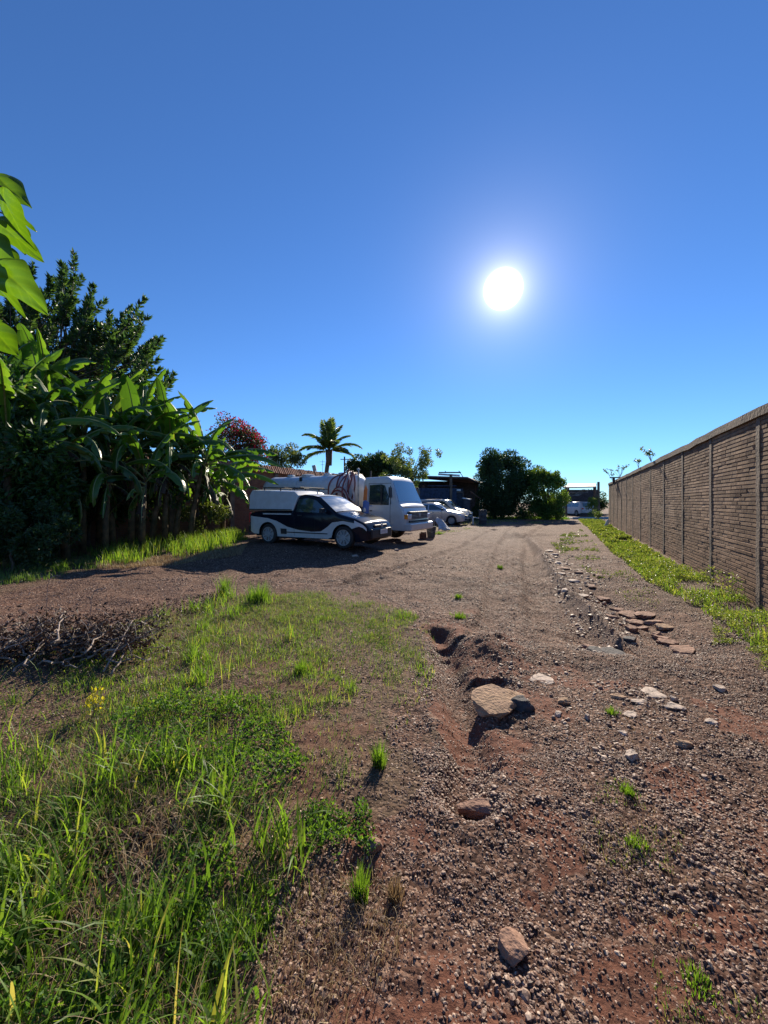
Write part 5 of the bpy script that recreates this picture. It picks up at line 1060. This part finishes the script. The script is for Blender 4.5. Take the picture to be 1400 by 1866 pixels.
for (n, y0, y1, sub, a, b, sd) in ((30000, .1, .96, 1, .006, .022, 5), (95000, .95, 2.3, 1, .005, .021, 1), (110000, 2.2, 4.2, 1, .007, .022, 2), (70000, 4.0, 7.5, 1, .010, .028, 3), (60000, 7.2, 13, 1, .014, .036, 4)):
    x, y = sample([(-.95 * y0 - .4, y0), (1.15 * y0 + .8, y0), (1.10 * y1 + .7, y1), (-1.05 * y1 - .2, y1)], n, world=True)
    keep = rng.uniform(0, 1, n) > np.clip(soil(x, y) * 1.1 + .9 * sst(.5, .68, fbm(x * 5, y * 5, 15)), 0, .62)
    keep &= rng.uniform(0, 1, n) > sst(8.5, 13, y)
    keep &= rng.uniform(0, 1, n) > grassmask(x, y) * .72
    keep &= ((x - WP.x) * WN.x + (y - WP.y) * WN.y) > .05
    Vp, Fp, Tp = pebbles(x[keep], y[keep], sub, a, b, sd); VV.append(Vp); FF.append(Fp + off); TT.append(Tp); off += len(Vp)
for poly, n, a, b, sd in (([(985, 1000), (1060, 1010), (1130, 1090), (1180, 1175), (1050, 1180), (1020, 1080)], 420, .03, .11, 7), ([(1080, 1230), (1300, 1240), (1330, 1420), (1100, 1440), (1000, 1330)], 260, .02, .055, 8), ([(900, 1180), (1050, 1180), (1040, 1320), (930, 1330)], 120, .02, .06, 9), ([(740, 1400), (1400, 1350), (1400, 1860), (600, 1860)], 110, .016, .032, 10)):
    x, y = sample(poly, n); Vp, Fp, Tp = pebbles(x, y, 2, a, b * .85, sd, .3); VV.append(Vp); FF.append(Fp + off); TT.append(np.clip(Tp * .5 + .5, 0, 1)); off += len(Vp)
tag(npmesh('gravel', np.concatenate(VV), [np.concatenate(FF)], pebmat(), attrs={'tint': np.concatenate(TT)}, smooth=False), 'loose rounded grey brown gravel covering the drive', 'gravel', kind='stuff')

# ------------------------------------------------------------------ grass and weeds (nobody could count the blades)
def grow(name, label, polys, n, h, w, lean, mat, tint=(0, 1), clump=.0, mask=None, seg=4, world=False, tex=None, tp=1.0):
    PP = []; 
    for poly, frac in polys:
        m = int(n * frac); x, y = sample(poly, m, world)
        if clump:
            k = max(1, int(m / 26)); cx_, cy_ = sample(poly, k, world); j = rng.integers(0, k, m); x = cx_[j] + rng.normal(size=m) * clump; y = cy_[j] + rng.normal(size=m) * clump
        PP.append(np.stack([x, y], 1))
    q = np.concatenate(PP); x, y = q[:, 0], q[:, 1]
    if mask is not None: kp = rng.uniform(0, 1, len(x)) < mask(x, y); x, y = x[kp], y[kp]
    kp = ((x - WP.x) * WN.x + (y - WP.y) * WN.y) > .04; x, y = x[kp], y[kp]; m = len(x)
    hh = rng.uniform(*h, m) * (1 if tex is None else tex(x, y)); tn = tint[0] + (tint[1] - tint[0]) * rng.uniform(0, 1, m) ** tp
    o = blades(name, onground(x, y, -.005), hh, rng.uniform(0, 6.28, m), rng.uniform(*lean, m), rng.uniform(*w, m), mat, tn, seg=seg)
    return tag(o, label, 'grass', kind='stuff')
GBIG = [(-80, 1160), (100, 1130), (400, 1070), (660, 1070), (860, 1090), (900, 1220), (820, 1330), (760, 1450), (680, 1560), (640, 1700), (560, 1900), (-80, 1900)]
def softg(x, y):
    r = 0
    for i, (a, s_) in enumerate(((.5, 5), (1.1, 2.5), (1.8, 1.6))): r = r + inpoly(x + a * (fbm(x * s_, y * s_, 301 + i) - .5), y + 1.3 * a * (fbm(x * s_, y * s_, 311 + i) - .5), GP)
    return r / 3.0
nz = lambda s, a, b, sc=2.2: (lambda x, y: sst(a, b, fbm(x * sc, y * sc, s)))
TALL = [(-900, 2700), (-500, 1900), (-120, 1500), (-40, 1440), (60, 1400), (190, 1380), (380, 1385), (490, 1450), (540, 1560), (560, 1640), (470, 1720), (430, 1900), (330, 2700)]
grow('tall_grass', 'tall bright green arching grass in the lower left corner', [(TALL, .85), ([(-40, 1560), (150, 1600), (160, 1900), (-40, 1900)], .15)], 2300, (.10, .32), (.006, .014), (.5, 2.2), L_['grass'], (.1, .97), clump=.055, mask=nz(141, .36, .50, 3.0), seg=6, tp=1.3)
MIDG = [(170, 1250), (300, 1120), (400, 1090), (520, 1085), (540, 1150), (480, 1280), (500, 1420), (350, 1420), (200, 1400)]
grow('tall_grass', 'upright lighter green grass clumps in front of the gravel lot', [(MIDG, .7), ([(-40, 1230), (120, 1240), (150, 1330), (60, 1460), (-40, 1500)], .3)], 1900, (.10, .28), (.004, .010), (.3, 1.8), L_['grass'], (.1, .93), clump=.04, mask=nz(143, .40, .52, 2.4), seg=5)
TUFT = [(410, 1085, 22, .42, 'tall bright grass tuft standing out against the gravel lot'), (470, 1100, 45, .36, 'broad bright grass tuft right of the tall one'), (690, 1405, 24, .16, 'single green grass tuft with dark shadow at the edge of the drive'), (655, 1645, 26, .13, 'small green tuft beside the bare soil in the foreground'),
        (835, 1085, 18, .09, 'low green tuft at the left side of the drive, further one'), (838, 1125, 26, .09, 'low green tuft at the left side of the drive, nearer one'), (912, 1028, 10, .12, 'tiny lone tuft far along the drive'), (1145, 1450, 28, .045, 'faint green tuft in the right gravel'), (1115, 1300, 20, .06, 'small tuft left of the pale chips'),
        (1160, 1545, 40, .04, 'pale green tuft in the lower right gravel'), (1270, 1790, 60, .035, 'bright green low weeds in the bottom right corner'), (720, 1650, 30, .08, 'dry tan tuft left of the reddish stone'), (550, 1225, 34, .14, 'grass tuft beside the bare red soil patch'), (110, 1040, 20, .3, 'dim grass tuft in the shade at the left'), (800, 970, 14, .18, 'pale grass tuft by the bucket')]
for px, py, r_, h_, lb in TUFT:
    x0, y0 = gp(px, py)
    if py < 975: y0 = 18.0; x0 = sx(px, y0)
    rr = r_ * y0 / F * .5; n = int(150 if r_ > 20 else 90); dryt = 'dry' in lb
    if 'broad' in lb: n = 320
    q = rng.normal(size=(n, 2)) * rr * .42; P = onground(x0 + q[:, 0], y0 + q[:, 1], -.004); azz = np.arctan2(q[:, 1], q[:, 0]) + rng.normal(size=n) * .6
    o = blades('grass_tuft', P - np.array([x0, y0, 0]), h_ * rng.uniform(.45, 1, n), azz, rng.uniform(.1, 1.2, n), np.full(n, .0032 + .0009 * y0), L_['straw'] if dryt else L_['grass'], rng.uniform(.0, .75, n), seg=4); o.location = (x0, y0, 0); tag(o, lb, 'grass tuft', 'separate grass tufts')
fullG = [(-40, 1200), (120, 1180), (400, 1100), (640, 1095), (750, 1130), (775, 1220), (715, 1300), (690, 1420), (590, 1520), (560, 1640), (440, 1900), (-40, 1900)]
gm_ = lambda x, y: (.08 + .35 * sst(3.2, 4.2, y)) + .6 * sst(.44, .58, fbm(x * 3.2, y * 3.2, 123)) * (1 - .9 * soil(x, y))
grow('short_grass', 'matted short olive grass and creeping weeds between the gravel and the tall grass', [(GBIG, 1)], 110000, (.02, .075), (.0025, .006), (.4, 1.9), L_['short'], (0, .95), mask=lambda x, y: gm_(x, y) * softg(x, y), seg=3)
grow('short_grass', 'clumped fresh green grass scattered over the middle of the grass patch', [([(120, 1200), (400, 1110), (640, 1100), (820, 1130), (850, 1220), (760, 1310), (560, 1350), (300, 1360), (120, 1330)], 1)], 19000, (.03, .10), (.003, .006), (.3, 1.9), L_['grass'], (.15, .97), clump=.055, mask=lambda x, y: nz(131, .44, .58, 2.6)(x, y) * softg(x, y), seg=3)
grow('dry_straw', 'dry straw coloured grass litter at the edge of the drive', [(fullG, .75), ([(430, 1900), (560, 1600), (700, 1560), (760, 1700), (640, 1900)], .12)], 9000, (.02, .10), (.0014, .003), (.9, 2.3), L_['straw'], mask=nz(55, .42, .62, 3), seg=3)
grow('dry_straw', 'dead bent stems tangled through the tall grass in the lower left', [(TALL, .6), (MIDG, .4)], 5000, (.06, .24), (.0015, .003), (.9, 2.4), L_['straw'], mask=nz(57, .35, .6, 3), seg=5)
grow('short_grass', 'short undergrowth beneath the tall grass in the lower left corner', [(TALL, .7), ([(-40, 1400), (300, 1500), (520, 1650), (440, 1900), (-40, 1900)], .3)], 12000, (.02, .10), (.002, .005), (.4, 1.9), L_['grass'], (0, .8), clump=.05, mask=nz(58, .38, .55, 4), seg=3)
grow('dry_straw', 'thin straw bits over the lower right gravel', [([(1050, 1500), (1420, 1450), (1420, 1900), (1100, 1900)], .7), ([(1080, 1280), (1380, 1280), (1380, 1500), (1050, 1480)], .3)], 1500, (.02, .07), (.0014, .0028), (1.0, 2.0), L_['straw'], mask=nz(77, .5, .65, 3), seg=3)
grow('short_grass', 'sparse green grass blades in the lower right gravel', [([(1180, 1680), (1400, 1700), (1400, 1880), (1200, 1880)], .6), ([(1080, 1500), (1250, 1520), (1230, 1600), (1100, 1580)], .25), ([(1090, 1420), (1200, 1430), (1180, 1480), (1080, 1470)], .15)], 1500, (.01, .035), (.002, .004), (.6, 1.8), L_['short'], (.2, 1), mask=nz(78, .45, .6, 4), seg=3)
# grass under the bananas
UB = [(180, 1036), (300, 1024), (425, 1014), (448, 985), (400, 968), (330, 972), (250, 990), (170, 1015)]
grow('tall_grass', 'bright sunlit grass at the foot of the banana plants', [(UB, 1)], 9000, (.15, .50), (.008, .018), (.1, 1.1), L_['grass'], (.2, .93), clump=.10, tp=.8)
grow('dry_straw', 'dry trampled grass edge between banana grass and gravel lot', [([(180, 1040), (300, 1032), (440, 1022), (450, 1008), (300, 1020), (170, 1030)], 1)], 9000, (.04, .14), (.005, .012), (.6, 2), L_['straw'])
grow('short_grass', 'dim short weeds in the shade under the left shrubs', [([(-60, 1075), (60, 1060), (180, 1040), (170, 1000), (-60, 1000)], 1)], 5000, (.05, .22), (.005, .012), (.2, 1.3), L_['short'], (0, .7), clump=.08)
grow('short_grass', 'thin olive grass in front of the parked cars', [([(745, 968), (800, 975), (880, 960), (1060, 950), (860, 948), (800, 955)], 1)], 9000, (.04, .12), (.010, .02), (.2, 1.5), L_['short'], (.2, 1), mask=nz(31, .4, .55, .8))
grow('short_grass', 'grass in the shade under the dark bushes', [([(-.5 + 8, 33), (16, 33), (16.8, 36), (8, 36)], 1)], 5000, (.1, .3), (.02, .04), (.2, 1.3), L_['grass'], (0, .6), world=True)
# verge along the wall
def leafy(name, label, P2, n, hmax, ls, mat, mask=None, world=False, tall=None, cat='ground cover'):
    x, y = sample(P2, n, world)
    if mask is not None: kp = rng.uniform(0, 1, n) < mask(x, y); x, y = x[kp], y[kp]
    kp = ((x - WP.x) * WN.x + (y - WP.y) * WN.y) > .05; x, y = x[kp], y[kp]; m = len(x)
    hh = hmax * (sst(.25, .75, fbm(x * 2.5, y * 2.5, 9)) * .9 + .15) * (1 if tall is None else tall(x, y)); z = hh * rng.uniform(.1, 1, m) ** .7
    P = onground(x, y); P[:, 2] += z; ax = rdir(m) * .9 + np.array([0, 0, .35]); s = ls * rng.uniform(.6, 1.4, m) * np.clip(y / 7, .8, 2.2)
    o = leaves(name, P, ax, s, s * .55, mat, rng.uniform(0, 1, m)); return tag(o, label, cat, kind='stuff')
VG = [(1055, 948), (1075, 965), (1120, 1010), (1180, 1062), (1270, 1105), (1330, 1150), (1480, 1260), (1480, 1160), (1400, 1112), (1250, 1040), (1180, 1003), (1095, 948)]
vm = lambda x, y: sst(.34, .50, fbm(x * 2.0, y * 2.0, 41)) 
leafy('verge_weeds', 'bright green creeping weeds along the foot of the brick wall', VG, 95000, .13, .035, L_['cover'], vm)
grow('verge_grass', 'bright grass blades mixed into the verge beside the wall', [(VG, 1)], 16000, (.05, .20), (.005, .011), (.2, 1.3), L_['grass'], (.2, .93), mask=vm)
leafy('verge_weeds', 'scattered low weeds at the right border below the brick wall', [(1300, 1140), (1480, 1230), (1480, 1340), (1380, 1220), (1300, 1170)], 5000, .06, .022, L_['cover'], nz(66, .45, .55, 4))
leafy('verge_weeds', 'sparse grey green weeds between the verge and the gully', [(1000, 985), (1060, 965), (1110, 1020), (1180, 1070), (1250, 1110), (1200, 1120), (1100, 1060), (1030, 1010)], 7000, .05, .03, L_['mid'], nz(67, .5, .62, 2))
# tall weeds against the wall
random.seed(31)
for px, py, h_, lb in ((1340, 1092, .42, 'taller leafy weed against the nearest brick panel in view'), (1300, 1068, .30, 'leafy weed against the pilaster second from the right border'), (1105, 985, .5, 'upright grass weed standing in the far verge')):
    x0, y0 = gp(px, py); n = 90; P = rng.normal(size=(n, 3)) * np.array([.09, .09, 0]); P[:, 2] = rng.uniform(0, h_, n); t = thing('weed', lb, 'weed', (x0 - .05, y0, g1z(x0, y0)))
    mb = MB()
    for i in range(7): mb.tube([(0, 0, 0), (random.uniform(-.08, .08), random.uniform(-.08, .08), h_ * random.uniform(.7, 1))], .004, 4, .002)
    mb.build('stem', M['rib'], t); leaves('foliage', P, rdir(n) + np.array([0, 0, .6]), .05, .022, L_['cover'], rng.uniform(0, 1, n), t)
# broadleaf weeds in the left foreground
leafy('broadleaf_weeds', 'dark glossy small leaved weeds in the middle of the left foreground', [(200, 1330), (330, 1280), (480, 1280), (560, 1400), (520, 1500), (380, 1480), (250, 1440)], 6500, .11, .028, L_['weed'], nz(12, .36, .5, 4))
leafy('broadleaf_weeds', 'small dark weeds at the border between grass and drive', [(560, 1480), (660, 1450), (690, 1560), (640, 1620), (560, 1600)], 1900, .05, .022, L_['weed'], nz(13, .45, .55, 6))
leafy('broadleaf_weeds', 'dark low leaves under the tall grass in the lower left corner', [(-40, 1560), (300, 1500), (520, 1600), (440, 1900), (-40, 1900)], 7000, .07, .026, L_['weed'], nz(14, .42, .55, 4))
leafy('broadleaf_weeds', 'grey green weeds spread over the upper left grass', [(-40, 1260), (300, 1180), (700, 1120), (740, 1240), (560, 1330), (200, 1340), (-40, 1420)], 9000, .05, .020, L_['mid'], nz(16, .46, .56, 3.5))
x0, y0 = gp(172, 1310); yp = thing('yellow_weed', 'small bright yellow leafed weed below the brush pile', 'weed', (x0, y0, g1z(x0, y0))); mb = MB()
for i in range(4): mb.tube([(0, 0, 0), (random.uniform(-.03, .03), random.uniform(-.03, .03), .13)], .003, 4, .002)
mb.build('stem', M['rib'], yp); n = 60; P = rng.normal(size=(n, 3)) * np.array([.028, .028, 0]); P[:, 2] = rng.uniform(.03, .17, n); leaves('foliage', P, rdir(n) + np.array([0, 0, .4]), .035, .018, L_['yellow'], rng.uniform(0, 1, n), yp)
# seed stalks
for px, py, h_, lb in ((430, 1100, .40, 'thin dry seed stalk above the bright tuft'), (85, 1105, .45, 'arching dry seed stalk at the left over the gravel'), (165, 1120, .35, 'pale feathery seed head bending right over the brush pile')):
    x0, y0 = gp(px, py); mb = MB(); mb.tube([(x0, y0, 0), (x0 + .01, y0, h_ * .6), (x0 + .05, y0, h_ * .9), (x0 + .16, y0, h_)], .0035, 5, .002); mb.tube([(x0 + .05, y0, h_ * .9), (x0 + .12, y0, h_ * .99), (x0 + .19, y0, h_ * .97)], .006, 5, .003); o = mb.build('seed_stalk', M['twig']); tag(o, lb, 'grass stalk')
# ------------------------------------------------------------------ brush pile of dead branches
x0, y0 = gp(120, 1200); bp = thing('brush_pile', 'heap of dead branches with dark shrivelled leaves at the left', 'brush pile', (x0, y0, g1z(x0, y0))); random.seed(77)
def rbranch(a, b, r, wob=.08, n=9):
    a, b = Vector(a), Vector(b); L = (b - a).length; pts = [a.lerp(b, i / n) + Vector((random.gauss(0, wob * L * .3), random.gauss(0, wob * L * .3), random.gauss(0, wob * L * .3))) for i in range(n + 1)]; return pts
LP = []
for i in range(80):
    a = (random.uniform(-.75, .55), random.uniform(-.25, .3), random.uniform(.02, .12)); ang = random.uniform(-.5, 3.6); l = random.uniform(.25, .6); b = (a[0] + l * math.cos(ang), a[1] + l * .5 * math.sin(ang), a[2] + random.uniform(.0, .26))
    mb = MB(); pts = rbranch(a, b, .008); mb.tube(pts, .010, 6, .004)
    for j in range(3): q = random.choice(pts[3:]); e = q + Vector((random.uniform(-.15, .15), random.uniform(-.1, .1), random.uniform(-.02, .14))); mb.tube([q, q.lerp(e, .5) + Vector((0, 0, .02)), e], .004, 5, .002); LP.append(e)
    LP += pts[2:]; mb.build('branch', M['twig'], bp, smooth=True)
for (a, b) in (((20, 1245), (105, 1165)), ((190, 1225), (245, 1125)), ((205, 1235), (240, 1150)), ((160, 1185), (195, 1160)), ((45, 1215), (90, 1190)), ((100, 1170), (115, 1120))):
    A_ = at(*a, 3.25) ; B_ = at(*b, 3.9); A_.z = max(A_.z, .05); B_.z = max(B_.z, .2); mb = MB(); o_ = Vector(bp.location); mb.tube(rbranch(A_ - o_, B_ - o_, .01, .05), .008, 7, .005); mb.build('branch', M['twig'], bp, smooth=True)
LP = np.array([tuple(p) for p in LP]); k = rng.integers(0, len(LP), 2600); P = LP[k] + rng.normal(size=(2600, 3)) * np.array([.06, .05, .04]); P[:, 2] = np.clip(P[:, 2], .0, .5)
leaves('dead_leaves', P, rdir(2600) + np.array([0, 0, -.3]), .05 * rng.uniform(.6, 1.3, 2600), .024, L_['dead'], rng.uniform(0, 1, 2600) ** 1.3, bp, fold=.4)
x, y = sample([(-40, 1160), (260, 1110), (420, 1080), (380, 1120), (200, 1180), (-40, 1220)], 800); P = onground(x, y); P[:, 2] += rng.uniform(0, .06, 800)
tag(leaves('dead_leaf_litter', P, rdir(800) + np.array([0, 0, .3]), .045, .022, L_['dead'], rng.uniform(0, 1, 800) ** 1.5, fold=.4), 'dark dry leaf litter along the edge of the grass', 'leaf litter', kind='stuff')
x, y = sample([(-40, 1480), (200, 1430), (330, 1500), (250, 1700), (-40, 1900)], 1500); P = onground(x, y); P[:, 2] += rng.uniform(0, .02, 1500)
tag(leaves('dead_leaf_litter', P, rdir(1500) * np.array([1, 1, .3]), .03, .014, L_['dead'], rng.uniform(0, 1, 1500), fold=.3), 'brown leaf litter under the tall grass in the lower left corner', 'leaf litter', kind='stuff')
# ------------------------------------------------------------------ split parts that come in separate pieces into objects of their own
def split_loose(o):
    me = o.data; n = len(me.vertices); par = list(range(n))
    def fd(a):
        while par[a] != a: par[a] = par[par[a]]; a = par[a]
        return a
    for e in me.edges:
        a, b = fd(e.vertices[0]), fd(e.vertices[1])
        if a != b: par[a] = b
    g = {}
    for f in me.polygons: g.setdefault(fd(f.vertices[0]), []).append(f)
    if len(g) < 2: return
    base = o.name.split('.')[0]; sm = me.polygons[0].use_smooth
    for fs in list(g.values()):
        vi = sorted({v for f in fs for v in f.vertices}); mp = {v: i for i, v in enumerate(vi)}
        m2 = bpy.data.meshes.new(base); m2.from_pydata([tuple(me.vertices[v].co) for v in vi], [], [[mp[v] for v in f.vertices] for f in fs])
        for mt in me.materials: m2.materials.append(mt)
        m2.polygons.foreach_set('use_smooth', [sm] * len(fs)); m2.update(); q = bpy.data.objects.new(base, m2); link(q, o.parent); q.location = o.location; q.rotation_euler = o.rotation_euler
        for md in o.modifiers:
            if md.type == 'BEVEL': b_ = q.modifiers.new('bevel', 'BEVEL'); b_.width = md.width; b_.segments = md.segments; b_.limit_method = 'ANGLE'
    bpy.data.objects.remove(o)
for o in list(bpy.data.objects):
    if o.type == 'MESH' and o.name.split('.')[0] in ('white_band', 'door_window', 'rear_window', 'front_window', 'manhole', 'door_moulding', 'side_vent', 'wiper', 'door_seam', 'blue_decal', 'orange_decal', 'white_spot', 'canopy_seal', 'tank_band', 'license_plate', 'door_rib', 'twig', 'door_rib', 'leg', 'tank_fitting'):
        split_loose(o)
